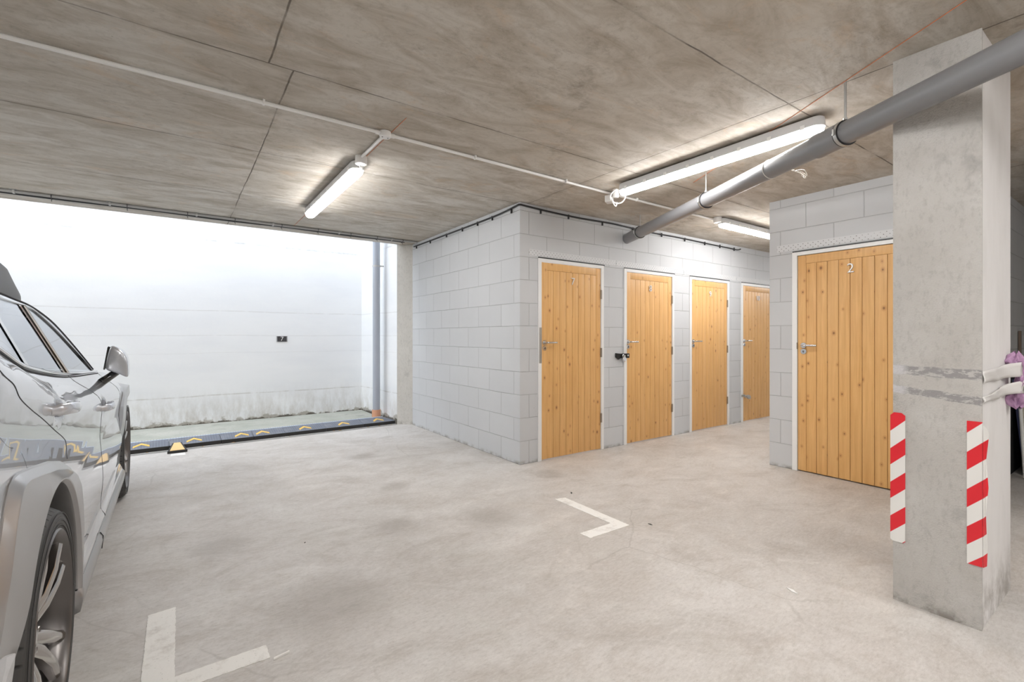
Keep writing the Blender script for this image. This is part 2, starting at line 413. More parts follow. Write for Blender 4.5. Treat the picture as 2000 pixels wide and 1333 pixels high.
def mk_tyre():
    n = NT('tyre rubber with tread')
    x, y, z = n.sep()
    a = n.math('ARCTAN2', y, z)
    r = n.math('SQRT', n.math('ADD', n.math('MULTIPLY', y, y), n.math('MULTIPLY', z, z)))
    aa = n.math('ADD', n.math('MULTIPLY', a, 58 / (2 * PI)), n.math('MULTIPLY', x, 6.0))
    g = n.math('ABSOLUTE', n.math('SUBTRACT', n.math('FRACT', aa), .5))
    lat = n.math('MULTIPLY', n.mapr(g, .0, .16, 1, 0, True), n.mapr(r, .346, .352, 0, 1))
    h = n.math('MULTIPLY', lat, -1)
    ring = n.math('MULTIPLY', n.math('SINE', n.math('MULTIPLY', r, 900.0)), .05)
    n.set(col=n.mix(lat, (.045, .043, .041), (.008, .008, .008)), rough=.6, normal=n.bump(n.math('ADD', h, ring), .8, .006))
    return n.m
M['tyre'] = mk_tyre()

# ---------------------------------------------------------------- mesh helpers
def link(name, bm, mat, parent=None, smooth=False, loc=None):
    me = bpy.data.meshes.new(name)
    bmesh.ops.recalc_face_normals(bm, faces=bm.faces[:]); bm.to_mesh(me); bm.free()
    o = bpy.data.objects.new(name, me); C.objects.link(o)
    for m in (mat if isinstance(mat, (list, tuple)) else [mat]): me.materials.append(m)
    if smooth:
        for p in me.polygons: p.use_smooth = True
        if smooth != 'all':
            try: me.set_sharp_from_angle(angle=math.radians(38))
            except Exception: pass
    if parent: o.parent = parent
    if loc: o.location = loc
    return o
def tag(o, label=None, cat=None, group=None, kind=None):
    if label: o['label'] = label
    if cat: o['category'] = cat
    if group: o['group'] = group
    if kind: o['kind'] = kind
    return o
def empty(name, loc, rz=0, label=None, cat=None, group=None, kind=None):
    o = bpy.data.objects.new(name, None); C.objects.link(o); o.empty_display_size = .1
    o.location = loc; o.rotation_euler = (0, 0, rz)
    return tag(o, label, cat, group, kind)
def box(bm, x0, x1, y0, y1, z0, z1, bev=0, mi=0):
    r = bmesh.ops.create_cube(bm, size=1, matrix=Matrix.Translation(((x0 + x1) / 2, (y0 + y1) / 2, (z0 + z1) / 2)) @ Matrix.Diagonal((abs(x1 - x0), abs(y1 - y0), abs(z1 - z0), 1)))
    vs = r['verts']; fs = set(f for v in vs for f in v.link_faces)
    for f in fs: f.material_index = mi
    if bev:
        es = set(e for v in vs for e in v.link_edges)
        bmesh.ops.bevel(bm, geom=list(es), offset=bev, segments=2, profile=.6, affect='EDGES')
def frame_to(a, b):
    a = Vector(a); b = Vector(b); d = b - a
    return a, d.length, d.to_track_quat('Z', 'Y').to_matrix().to_4x4()
def cyl(bm, a, b, r, r2=None, seg=20, caps=True):
    a, L, R = frame_to(a, b)
    bmesh.ops.create_cone(bm, cap_ends=caps, cap_tris=False, segments=seg, radius1=r, radius2=r if r2 is None else r2, depth=L,
                          matrix=Matrix.Translation(a) @ R @ Matrix.Translation((0, 0, L / 2)))
def lathe(bm, prof, a=(0, 0, 0), axis=(0, 0, 1), seg=32, closed=False):
    R = Vector(axis).normalized().to_track_quat('Z', 'Y').to_matrix(); a = Vector(a)
    rings = []
    for r, h in prof:
        rings.append([bm.verts.new(a + R @ Vector((r * math.cos(2 * PI * i / seg), r * math.sin(2 * PI * i / seg), h))) for i in range(seg)])
    prs = list(zip(rings, rings[1:])) + ([(rings[-1], rings[0])] if closed else [])
    for A, B in prs:
        for i in range(seg):
            j = (i + 1) % seg
            bm.faces.new((A[i], A[j], B[j], B[i]))
    if not closed:
        for q in (rings[0], rings[-1]):
            try: bm.faces.new(q)
            except Exception: pass
def smooth_path(pts, n=6):
    P = [Vector(p) for p in pts]
    if len(P) < 3: return P
    out = []
    for i in range(len(P) - 1):
        p0 = P[max(i - 1, 0)]; p1 = P[i]; p2 = P[i + 1]; p3 = P[min(i + 2, len(P) - 1)]
        for k in range(n):
            t = k / n
            out.append(.5 * ((2 * p1) + (p2 - p0) * t + (2 * p0 - 5 * p1 + 4 * p2 - p3) * t * t + (3 * p1 - p0 - 3 * p2 + p3) * t ** 3))
    out.append(P[-1]); return out
def tube(bm, pts, r, seg=10, smooth=0, flat_=None):
    P = smooth_path(pts, smooth) if smooth else [Vector(p) for p in pts]
    rings = []; up = Vector((0, 0, 1)); prev = None
    for i, p in enumerate(P):
        d = (P[min(i + 1, len(P) - 1)] - P[max(i - 1, 0)]).normalized()
        if prev is None:
            n = d.cross(up)
            if n.length < .01: n = d.cross(Vector((1, 0, 0)))
        else: n = prev - d * prev.dot(d)
        n.normalize(); b = d.cross(n); prev = n
        rr = r(i / max(1, len(P) - 1)) if callable(r) else r
        a2 = flat_ or (1, 1)
        rings.append([bm.verts.new(p + n * (rr * a2[0] * math.cos(2 * PI * k / seg)) + b * (rr * a2[1] * math.sin(2 * PI * k / seg))) for k in range(seg)])
    for A, B in zip(rings, rings[1:]):
        for k in range(seg):
            j = (k + 1) % seg
            bm.faces.new((A[k], A[j], B[j], B[k]))
    bm.faces.new(rings[0]); bm.faces.new(rings[-1])
def prism(bm, pts, off):
    A = [bm.verts.new(p) for p in pts]; B = [bm.verts.new(Vector(p) + Vector(off)) for p in pts]
    bm.faces.new(A); bm.faces.new(B[::-1])
    for i in range(len(A)):
        j = (i + 1) % len(A); bm.faces.new((A[i], A[j], B[j], B[i]))
def grid(bm, rows):
    V = [[bm.verts.new(p) for p in r] for r in rows]
    for a, b in zip(V, V[1:]):
        for i in range(len(a) - 1): bm.faces.new((a[i], a[i + 1], b[i + 1], b[i]))
def B(): return bmesh.new()
def boxobj(name, d, mat, parent=None, bev=0, **k):
    bm = B(); box(bm, *d, bev=bev); return link(name, bm, mat, parent, **k)

# ---------------------------------------------------------------- the setting
H = 2.55
def struct(name, bm, mat, **k):
    o = link(name, bm, mat, **k); o['kind'] = 'structure'; return o
bm = B(); box(bm, -7.6, 12.2, -6.2, 6.42, -.2, 0); box(bm, -7.6, 2.55, 6.42, 6.60, -.2, 0)
struct('floor', bm, M['floor'])
bm = B(); box(bm, -7.6, 12.2, -6.2, 6.405, H, H + .3); struct('ceiling', bm, M['ceiling'])
bm = B(); box(bm, -7.6, 2.41, 6.60, 7.80, -.2, .062); struct('trim_1', bm, M['well_floor'])
bm = B(); box(bm, -7.6, 2.42, 7.65, 7.85, -.2, 4.6); struct('wall_back', bm, M['well'])
bm = B(); prism(bm, [(2.53, 6.43, -.2), (2.40, 7.80, -.2), (2.70, 7.80, -.2), (2.70, 6.43, -.2)], (0, 0, 4.8)); struct('wall_back_right', bm, M['well'])
bm = B(); box(bm, -7.8, -7.6, 6.37, 7.85, -.2, 4.6); struct('wall_back_left', bm, M['well'])
bm = B(); box(bm, -7.6, 2.7, 6.20, 6.40, H + .3, 4.6); struct('wall_facade', bm, M['well'])
bm = B(); prism(bm, [(2.715, 6.262, -.1), (2.53, 6.432, -.1), (2.715, 6.432, -.1)], (0, 0, H + .1)); prism(bm, [(2.53, 6.432, -.1), (2.53, 6.45, -.1), (2.715, 6.45, -.1), (2.715, 6.432, -.1)], (0, 0, H + .1))
struct('trim_2', bm, M['pier_raw'])
bm = B(); box(bm, 2.70, 2.80, 3.80, 6.45, 0, H); struct('wall_store_left', bm, M['block_side'])
DOORX = [2.918, 4.175, 5.427, 6.676]; DW = .925; DH = 2.030
bm = B()   # front wall of stores 7 to 10, a panel with four openings
edges = [2.70] + [v for d in DOORX for v in (d, d + DW)] + [11.5]
for i in range(0, len(edges), 2): box(bm, edges[i], edges[i + 1], 3.70, 3.80, 0, DH)
box(bm, 2.70, 11.5, 3.70, 3.80, DH, H)
o = struct('wall_store_front', bm, [M['block_front'], M['block_side']])
for p in o.data.polygons:
    if p.normal.x < -.9 and abs(p.center.x - 2.70) < .01: p.material_index = 1
D2Y = 2.106
bm = B()
box(bm, 4.70, 4.80, D2Y, 2.317, 0, H); box(bm, 4.70, 4.80, .92, D2Y - DW, 0, H); box(bm, 4.70, 4.80, D2Y - DW, D2Y, DH, H)
struct('wall_store_two', bm, M['block_two'])
bm = B(); box(bm, 4.80, 11.5, 2.217, 2.317, 0, H); struct('wall_corridor', bm, M['block_dim'])
bm = B(); box(bm, 4.80, 12.2, .92, 1.02, 0, H); struct('wall_right', bm, M['block_dim'])
bm = B(); box(bm, 11.5, 11.6, 1.02, 4.0, 0, H); struct('wall_corridor_end', bm, M['block_dim'])
bm = B(); box(bm, 12.2, 12.4, -6.2, 1.02, 0, H); struct('wall_far_right', bm, M['dark_raw'])
bm = B(); box(bm, -7.8, -7.6, -6.2, 6.37, -.2, H + .3); struct('wall_left', bm, M['pier_raw'])
bm = B(); box(bm, -7.8, 12.4, -6.4, -6.2, 0, H); struct('wall_rear', bm, M['pier_raw'])
# ceiling edge: the slab is hung over the store roofs too
bm = B(); box(bm, 2.80, 11.5, 3.80, 6.3, 0.001, .02); struct('trim_3', bm, M['floor'])

# ---------------------------------------------------------------- pillar with its tapes
pil = empty('concrete_pillar', (3.07, .64, 0), 0, 'square concrete pillar with one raw grey face and one white painted face', 'pillar')
bm = B(); box(bm, 2.770 - 3.07, 2.779 - 3.07, .488 - .64, .792 - .64, 0, H); r_ = link('raw_face', bm, M['pillar_raw'], pil)
r_['label'] = 'rough unpainted grey face'
me = r_.data
bm = B(); box(bm, -.291, .285, -.150, .152, 0, H); w_ = link('shaft', bm, M['white_face'], pil); w_['label'] = 'white painted faces'
# shader of the raw face reads pillar-local z and y: shift y back to world
for v in me.vertices: v.co.y += .64
r_.location = (0, -.64, 0)

def hazard(name, pts_front, label, fold=None):
    root = empty(name, pts_front, 0, label, 'hazard strip', None)
    return root
def strip_plate(w, h, th=.004, chip=0):
    bm = B()
    pts = [(0, 0, 0), (w, 0, 0), (w, 0, h), (0, 0, h)]
    if chip: pts = [(0, 0, .008), (.008, 0, 0), (w - .008, 0, 0), (w, 0, .008), (w, 0, h - .012), (w - .014, 0, h), (.014, 0, h), (0, 0, h - .014)]
    prism(bm, pts, (0, th, 0)); return bm
# local x runs to the right as seen (world -Y)
o = link('hazard_strip', strip_plate(.056, .608, chip=1), M['stripe']); o.rotation_euler = (0, 0, -PI / 2); o.location = (2.765, .801, .279)
tag(o, 'red and white striped plate on the left edge of the pillar, beside the pine door', 'hazard strip', 'red and white hazard strips on the pillar')
for v in o.data.vertices: v.co.z += .020
o.location.z -= .020
root = empty('hazard_strip', (2.765, .534, .294), -PI / 2, 'red and white striped plate folded round the near corner of the pillar', 'hazard strip', 'red and white hazard strips on the pillar')
a = link('front_leaf', strip_plate(.048, .612), M['stripe'], root)
for v in a.data.vertices: v.co.z -= .022
bm = B(); prism(bm, [(.049, .001, 0), (.049, .001, .600), (.056, .022, .585), (.060, .040, .560), (.052, .034, .45), (.058, .040, .33), (.050, .032, .20), (.056, .038, .08), (.055, .03, 0)], (.0022, -.001, 0))
b_ = link('side_leaf', bm, M['stripe'], root)
for v in b_.data.vertices: v.co.z -= .022
b_['label'] = 'loose curled side leaf lifting off the white face'

# white fabric tapes and towel at the far corner of the pillar
bm = B()
def band(bm, z0, z1, z2, z3, x0=2.779, x1=3.262, y=.486, wav=.004):
    rows = []
    N = 22
    for i in range(N + 1):
        t = i / N; x = x0 + (x1 - x0) * t
        lo = z0 + (z2 - z0) * t + .004 * math.sin(9 * t); hi = z1 + (z3 - z1) * t + .003 * math.sin(7 * t + 1)
        yy = y - wav * abs(math.sin(5 * t)) - (0.045 * max(0, (t - .55) / .45) ** 2)
        rows.append([(x, yy - .003 * math.sin(j * 1.3 + i * .7), lo + (hi - lo) * j / 4) for j in range(5)])
    grid(bm, rows)
def cloth_obj(name, bm, mat, parent=None, th=.003):
    o = link(name, bm, mat, parent, smooth='all')
    s = o.modifiers.new('s', 'SOLIDIFY'); s.thickness = th; return o
band(bm, 1.048, 1.094, 1.052, 1.122)
tag(cloth_obj('fabric_tape', bm, M['tape_white']), 'white fabric tape across the white pillar face, the upper of the two', 'tape', 'tapes tying the towel to the pillar')
bm = B(); band(bm, .965, .985, .975, 1.035, wav=.008)
tag(cloth_obj('fabric_tape', bm, M['tape_white']), 'white fabric tape across the white pillar face, the lower twisted one', 'tape', 'tapes tying the towel to the pillar')
def towel():
    bm = B()
    rows = []
    NZ, NA = 44, 40
    for i in range(NZ + 1):
        t = i / NZ; z = .905 + .265 * t
        w = .036 + .014 * math.sin(t * 9.0 + .6)
        w *= (1 - .55 * math.exp(-((z - 1.085) / .022) ** 2)) * (1 - .5 * math.exp(-((z - 1.005) / .022) ** 2))
        w *= min(1, .25 + 4.5 * min(t, 1 - t))
        ring = []
        for k in range(NA + 1):
            a = 2 * PI * k / NA
            rr = .92 * w * (1 + .30 * math.sin(3 * a + 8 * t) + .20 * math.sin(7 * a - 19 * t) + .13 * math.sin(11 * a + 33 * t))
            cx = 3.275 + .012 * math.sin(11 * t)
            ring.append((cx + rr * math.cos(a) * 1.15, .452 + rr * math.sin(a) * .8 + .010 * math.sin(9 * t), z + .008 * math.sin(2 * a + 5 * t)))
        rows.append(ring)
    grid(bm, rows); bmesh.ops.remove_doubles(bm, verts=bm.verts[:], dist=.0008)
    return bm
tag(link('towel', towel(), M['cloth'], smooth='all'), 'crumpled lilac towel strapped to the far corner of the pillar', 'towel')

# ---------------------------------------------------------------- doors
def text_mesh(txt, size, depth):
    cu = bpy.data.curves.new('t', 'FONT'); cu.body = txt; cu.size = size; cu.extrude = depth; cu.align_x = 'CENTER'; cu.align_y = 'CENTER'
    cu.bevel_depth = size * .008; cu.offset = -size * .012
    o = bpy.data.objects.new('t', cu); C.objects.link(o)
    dg = bpy.context.evaluated_depsgraph_get(); me = bpy.data.meshes.new_from_object(o.evaluated_get(dg))
    bpy.data.objects.remove(o); bpy.data.curves.remove(cu); me.materials.clear()
    return me
def digits(name, txt, size, mat, parent, loc, depth=.004):
    me = text_mesh(txt, size, depth); me.name = name
    me.transform(Matrix.Rotation(PI / 2, 4, 'X')); me.materials.append(mat)
    o = bpy.data.objects.new(name, me); C.objects.link(o); o.parent = parent; o.location = loc; return o
def lever(parent, x, z, y):
    h = bm = B()
    lathe(bm, [(.0, 0), (.026, 0), (.026, .006), (.024, .009), (.0, .009)], (x, y, z), (0, -1, 0), 28)
    cyl(bm, (x, y, z), (x, y - .05, z), .0095, seg=16)
    tube(bm, [(x, y - .048, z), (x + .012, y - .054, z), (x + .04, y - .055, z), (x + .125, y - .050, z)], .0095, 12, 4)
    link('handle', bm, M['steel'], parent, smooth=True)
    bm = B(); lathe(bm, [(.0, 0), (.026, 0), (.026, .006), (.024, .009), (.010, .009), (.010, .012), (0, .012)], (x, y, z - .056), (0, -1, 0), 28)
    e = link('escutcheon', bm, M['steel'], parent, smooth=True)
    bm = B(); cyl(bm, (x, y - .0125, z - .053), (x, y - .0145, z - .053), .005, seg=12); box(bm, x - .002, x + .002, y - .0145, y - .0125, z - .068, z - .053)
    link('keyhole', bm, M['black'], e)
def make_door(idx, loc, rz, num, hx=.085, hz=1.185, nb=8, label='', numx=.466, numz=1.822, nums=.105):
    root = empty('door_%d' % idx, loc, rz, label, 'door', None, 'structure')
    jl, jr, jt = .044, .040, .034; W = DW; Ht = DH
    bm = B(); box(bm, 0, jl, -.012, .09, 0, Ht, .003); box(bm, W - jr, W, -.012, .09, 0, Ht, .003); box(bm, jl, W - jr, -.012, .09, Ht - jt, Ht, .003)
    link('door_frame', bm, M['white'], root)
    bm = B(); box(bm, .004, W + .01, -.0135, -.004, Ht, Ht + .010); link('head_gap', bm, M['black'], root)
    x0, x1, zt = jl + .004, W - jr - .004, Ht - jt - .004; z0 = .010
    bm = B()
    box(bm, x0 + .003, x1 - .003, .012, .045, z0, zt - .003)      # core behind the boards
    f0, f1 = -.002, .012
    st = .068
    box(bm, x0, x0 + st, f0, f1, z0, zt, .0022); box(bm, x1 - st, x1, f0, f1, z0, zt, .0022)
    rh = .075
    box(bm, x0 + st + .001, x1 - st - .001, f0, f1, zt - rh, zt, .0022)
    n = nb; bw = (x1 - x0 - 2 * st) / n
    for i in range(n):
        a = x0 + st + i * bw
        box(bm, a + .0014, a + bw - .0014, f0 + .002, f1, z0, zt - rh - .001, .0035)
    lf = link('door_leaf', bm, M['pine'], root, smooth=True)
    lever(root, hx, hz, f0)
    for zz in (1.66, 1.02, .30):
        bm = B(); cyl(bm, (W - jr - .002, -.010, zz), (W - jr - .002, -.010, zz + .10), .006, seg=12); box(bm, W - jr - .014, W - jr + .010, -.0135, -.006, zz, zz + .10)
        link('hinge', bm, M['hinge'], root, smooth=True)
    digits('door_number', num, nums, M['numeral_steel'], root, (numx, f0 - .006, numz))
    return root
mk = ['pine boarded store door numbered 7, nearest the block wall corner', 'pine boarded store door numbered 8, with a black hasp on its frame',
      'pine boarded store door numbered 9, between doors 8 and 10', 'pine boarded store door numbered 10, farthest down the row, with a low padlock']
DR = []
for i, dx in enumerate(DOORX):
    DR.append(make_door(i + 1, (dx, 3.70, 0), 0, str(7 + i), hx=.085 if i == 0 else (.066 if i == 1 else .080), label=mk[i]))
d2 = make_door(5, (4.70, D2Y, 0), -PI / 2, '2', hx=.098, hz=1.165, label='pine boarded store door numbered 2, partly behind the pillar', numx=.471, numz=1.828, nums=.115)
bm = B(); box(bm, .012, .042, -.017, -.012, .979, 1.337, .002); o = link('security_plate', bm, M['galv'], DR[0]); o['label'] = 'long plain steel cover plate over the lock'
bm = B(); box(bm, .040, .047, -.0135, -.003, 1.13, 1.19); link('strike_plate', bm, M['hinge'], d2)
# hasp on door 8
ha = empty('hasp', (4.081, 3.686, 1.00), 0, 'black steel hasp across the frame of the door numbered 8', 'hasp')
bm = B(); box(bm, .03, .165, -.012, -.004, 0, .052, .002); link('strap', bm, M['black_metal'], ha)
bm = B(); prism(bm, [(-.05, -.004, .058), (.04, -.004, .050), (.04, -.004, .005), (-.01, -.004, -.015), (-.05, -.004, .012)], (0, .004 + .010, 0)); link('plate', bm, M['black_metal'], ha)
bm = B(); cyl(bm, (.138, -.013, .030), (.138, -.0155, .030), .010, seg=18); link('bolt', bm, M['white_plastic'], ha)
pd = empty('padlock', (4.142, 3.665, .990), 0, 'round steel padlock hanging on the black hasp', 'padlock')
bm = B(); lathe(bm, [(0, -.014), (.026, -.014), (.034, -.006), (.034, .006), (.026, .014), (0, .014)], (0, 0, 0), (.25, -1, .1), 28); link('body', bm, M['chrome'], pd, smooth=True)
bm = B(); tube(bm, [(-.016, 0, .022), (-.017, .004, .040), (0, .008, .050), (.017, .004, .040), (.016, 0, .022)], .0045, 8, 4); link('shackle', bm, M['chrome'], pd, smooth=True)
# hasp and padlock low on door 10
hb = empty('hasp', (6.690, 3.686, .385), 0, 'small dark hasp low on the frame of the door numbered 10', 'hasp')
bm = B(); box(bm, -.03, .05, -.010, 0, -.014, .016, .002); link('strap', bm, M['galv'], hb)
bm = B(); tube(bm, [(.045, -.010, -.01), (.05, -.030, 0), (.045, -.010, .012)], .004, 8, 3); link('staple', bm, M['galv'], hb)
pb = empty('padlock', (6.775, 3.655, .365), 0, 'flat steel padlock low on the door numbered 10', 'padlock')
bm = B()
prism(bm, [(-.045, .004, .022), (-.01, .004, .034), (.045, .004, .022), (.062, .004, -.006), (.045, .004, -.034), (.0, .004, -.028), (-.04, .004, -.006)], (0, -.024, 0))
bmesh.ops.bevel(bm, geom=bm.edges[:], offset=.004, segments=2, affect='EDGES')
link('body', bm, M['galv'], pb, smooth=True)
bm = B(); tube(bm, [(-.035, -.008, .018), (-.058, -.004, .026), (-.070, .0, .010), (-.058, -.004, -.002), (-.038, -.008, .0)], .005, 8, 4); link('shackle', bm, M['chrome'], pb, smooth=True)

# perforated lintels
def lintel(x0, x1, z0, z1, label, rot=None):
    bm = B(); box(bm, 0, x1 - x0, -.004, .002, 0, z1 - z0)
    o = link('lintel_plate', bm, M['lintel'])
    o.location = (x0, 3.70, z0) if not rot else rot
    if rot: o.rotation_euler = (0, 0, -PI / 2)
    return tag(o, label, 'lintel', 'perforated lintel plates over the doors')
lintel(2.81, 4.045, 2.046, 2.108, 'perforated grey lintel plate over the pine door nearest the block wall corner')
lintel(4.052, 5.30, 2.046, 2.108, 'perforated grey lintel plate over the pine door with the black hasp')
lintel(5.307, 6.55, 2.046, 2.108, 'perforated grey lintel plate over the third pine door of the row')
lintel(6.557, 7.80, 2.046, 2.108, 'perforated grey lintel plate over the farthest pine door of the row')
lintel(0, 1.18, 0, .064, 'perforated grey lintel plate over the wide pine door beside the pillar', (4.70, 2.245, 2.050))

# ---------------------------------------------------------------- battens and electrics
def batten(loc, length, rz, label, vis=True):
    root = empty('ceiling_light', loc, rz, label, 'ceiling light', 'white tube lights on the ceiling')
    L = length
    def shell(z0, z1, w0, w1, inset):
        bm = B(); rows = []
        for z, w, ins in ((z0, w0, inset), (z1, w1, 0)):
            ring = []
            r = w / 2
            for a in range(0, 13): ring.append((r * math.cos(-PI / 2 + PI * a / 12), L - r - ins + r * math.sin(PI / 2 * 0) + r * .9 * 0, z))
            rows.append(ring)
        bm.free(); bm = B()
        def outline(w, z, ins):
            r = w / 2; P = []
            for a in range(13): P.append((r * math.cos(PI * a / 12), L - ins - r + r * math.sin(PI * a / 12), z))
            for a in range(13): P.append((-r * math.cos(PI * a / 12), ins + r - r * math.sin(PI * a / 12), z))
            return P
        return bm, outline
    bm, out = shell(0, 0, 0, 0, 0)
    prof = [(.066, 0, .014), (.088, -.006, .004), (.100, -.034, 0), (.104, -.060, 0), (.092, -.062, .004)]
    R = [[bm.verts.new(p) for p in out(w, z, i)] for w, z, i in prof]
    for A_, B_ in zip(R, R[1:]):
        for k in range(len(A_)):
            j = (k + 1) % len(A_); bm.faces.new((A_[k], A_[j], B_[j], B_[k]))
    bm.faces.new(R[0]); bm.faces.new(R[-1])
    link('housing', bm, M['grey_plastic'], root, smooth=True)
    bm = B()
    prof = [(.088, -.0625, .005), (.086, -.074, .006), (.074, -.088, .012), (.044, -.096, .024)]
    R = [[bm.verts.new(p) for p in out(w, z, i)] for w, z, i in prof]
    for A_, B_ in zip(R, R[1:]):
        for k in range(len(A_)):
            j = (k + 1) % len(A_); bm.faces.new((A_[k], A_[j], B_[j], B_[k]))
    bm.faces.new(R[0]); bm.faces.new(R[-1])
    link('diffuser', bm, M['tube'] if vis else M['tube_unseen'], root, smooth=True)
    if vis:
        n = 8
        for s in (-1, 1):
            for i in range(n):
                y = .1 + (L - .2) * i / (n - 1)
                bm = B(); box(bm, s * .049, s * .0545, y - .012, y + .012, -.066, -.040, .001); link('clip', bm, M['white_plastic'], root)
    return root
LZ = H - .012
batten((1.075, 3.47, LZ), 1.62, 0, 'white tube light on the ceiling nearest the white wall')
batten((3.075, 1.20, LZ), 1.56, 0, 'long white tube light just above the grey drain pipe')
batten((6.40, 2.90, LZ), 1.58, PI / 2, 'white tube light over the corridor between the pine doors')
for x, y, lab in ((1.07, -.9, 'tube light on the ceiling directly behind the viewpoint'), (1.07, -4.3, 'tube light over the rear of the middle aisle'), (3.07, -2.3, 'tube light behind the concrete pillar'),
                  (-2.2, 3.47, 'tube light on the ceiling above the silver car'), (-2.2, -.9, 'tube light over the bay behind the silver car'), (-5.2, 3.47, 'tube light over the bay left of the silver car'),
                  (-5.2, -.9, 'tube light by the left wall'), (-4.0, -4.3, 'tube light in the rear left corner')):
    batten((x, y, LZ), 1.56, 0, 'added unseen white ' + lab, False)  # tubes outside the view, added as fill light for the garage
batten((10.2, 2.90, LZ), 1.58, PI / 2, 'white tube light at the far end of the corridor', False)

con = empty('cable_conduit', (1.07, 2.92, H - .002), 0, 'white cable conduit running across the concrete ceiling', 'conduit')
CZ = -.014
bm = B(); tube(bm, [(-8.5, -.02, CZ), (-.03, -.005, CZ)], .0105, 12); link('pipe', bm, M['white_plastic'], con, smooth=True)
bm = B(); tube(bm, [(.03, 0, CZ), (2.0, .045, CZ)], .0105, 12); link('pipe', bm, M['white_plastic'], con, smooth=True)
bm = B(); tube(bm, [(2.0, .045, CZ), (3.72, .055, CZ)], .0105, 12); link('pipe', bm, M['white_plastic'], con, smooth=True)
bm = B(); tube(bm, [(0, .02, CZ), (0, .46, CZ)], .0105, 12); link('pipe', bm, M['white_plastic'], con, smooth=True)
jb = bm = B(); lathe(bm, [(0, .0), (.036, 0), (.036, -.030), (.033, -.036), (0, -.036)], (0, 0, 0), (0, 0, 1), 28)
for a in (0, PI / 2, PI): cyl(bm, (0, 0, CZ), (.062 * math.cos(a), .062 * math.sin(a), CZ), .014, seg=14)
j = link('junction_box', bm, M['white_plastic'], con, smooth=True)
for s in (-1, 1):
    bm = B(); cyl(bm, (s * .018, 0, -.036), (s * .018, 0, -.0375), .004, seg=10); link('screw', bm, M['black'], j)
for x in (-4.2, -2.4, -.69, .67, 1.55, 2.45, 3.2):
    bm = B(); box(bm, x - .006, x + .006, -.014 + x * .016, .040 + x * .016, -.003, -.0005, .0005); box(bm, x - .006, x + .006, -.016 + x * .016, .012 + x * .016, -.028, -.001, .004)
    link('saddle_clip', bm, M['white_plastic'], con, smooth=True)
def entry_box(loc, label, rz=0):
    root = empty('switch_box', loc, rz, label, 'junction box')
    bm = B(); lathe(bm, [(0, 0), (.042, 0), (.044, -.052), (.040, -.058), (0, -.058)], (0, 0, 0), (0, 0, 1), 10); link('case', bm, M['white_plastic'], root)
    bm = B(); tube(bm, [(.01, .02, -.055), (.022, .045, -.075), (.028, .06, -.10)], .004, 8, 4); tube(bm, [(-.005, .02, -.055), (.01, .05, -.072), (.005, .085, -.06)], .004, 8, 4)
    link('lead', bm, M['white_plastic'], root, smooth=True); return root
entry_box((1.075, 3.42, H - .001), 'small white box feeding the tube light nearest the white wall')
entry_box((4.815, 2.93, H - .001), 'small white box feeding the corridor tube light', PI / 2 * 3)
# sensor box and loose flex coil at the end of the long light
sb = empty('sensor_box', (3.20, 3.0, 2.49), .5, 'small white sensor box under the ceiling conduit', 'sensor')
bm = B(); box(bm, -.055, .03, -.032, .032, -.030, .030, .006); link('case', bm, M['white_plastic'], sb, smooth=True)
bm = B(); cyl(bm, (.028, 0, 0), (.06, 0, .002), .017, seg=18); cyl(bm, (0, 0, .028), (0, 0, .062), .010, seg=12); link('neck', bm, M['white_plastic'], sb, smooth=True)
fx = empty('flex_coil', (3.13, 2.85, 2.49), 0, 'loop of white flex hanging at the end of the long light', 'cable')
bm = B(); tube(bm, [(-.02, -.02, .04), (-.05, .02, 0), (-.045, .03, -.045), (0, .01, -.075), (.05, -.01, -.065), (.085, -.02, -.02), (.07, -.03, .02)], .0055, 8, 6); link('flex', bm, M['white_plastic'], fx, smooth=True)
bm = B(); tube(bm, [(-.045, .02, -.03), (-.03, .01, -.085), (-.012, .0, -.105), (.0, 0, -.07)], .005, 8, 5); link('flex_tail', bm, M['white_plastic'], fx, smooth=True)
bm = B(); box(bm, -.03, .012, -.012, .02, -.03, .045, .004); link('plug', bm, M['white_plastic'], fx, smooth=True)

# conduit and cable along the slab edge
ec = empty('edge_conduit', (0, 5.99, 2.50), 0, 'galvanised conduit with a black cable strapped to it along the ceiling edge', 'conduit')
bm = B(); tube(bm, [(-7.5, -.121, .0335), (2.66, .043, .0335)], .0135, 12); link('pipe', bm, M['dull_galv'], ec, smooth=True)
bm = B()
pts = [(-7.5 + i * .37, -.088 + i * .006 + .002 * math.sin(i * 2.1), .0255 + .003 * math.sin(i * 1.7)) for i in range(28)]
tube(bm, pts, .0125, 10, 3); c_ = link('cable', bm, M['black'], ec, smooth=True); c_['label'] = 'thick black cable under the conduit'
for x in (-6.0, -5.2, -4.4, -3.6, -2.9, -2.2, -1.55, -.96, -.42, .07, .50, .97, 1.37, 1.76, 2.10, 2.45):
    bm = B(); k = .012 + x * .0162
    tube(bm, [(x, k + .040, .026), (x, k + .034, .044), (x, k - .018, .046), (x + .002, k - .030, .030), (x, k - .006, .013), (x, k + .022, .008), (x, k + .040, .026)], .003, 6, 3)
    tube(bm, [(x, k - .004, .012), (x + .004, k - .014, -.016)], .0022, 6)
    link('cable_tie', bm, M['black'], ec, smooth=True)
for x in (-4.2, -2.3, -1.2, -.55, .15, .88, 1.62, 2.30):
    bm = B(); k = .0 + x * .0162; box(bm, x - .025, x + .025, k - .035, k + .02, .0455, .0488); box(bm, x - .008, x + .008, k - .018, k + .017, .017, .046, .002); link('saddle_clip', bm, M['galv'], ec)
bc = empty('black_cable', (2.70, 3.70, 2.5), 0, 'black cable clipped along the top of the grey block walls', 'cable')
bm = B()
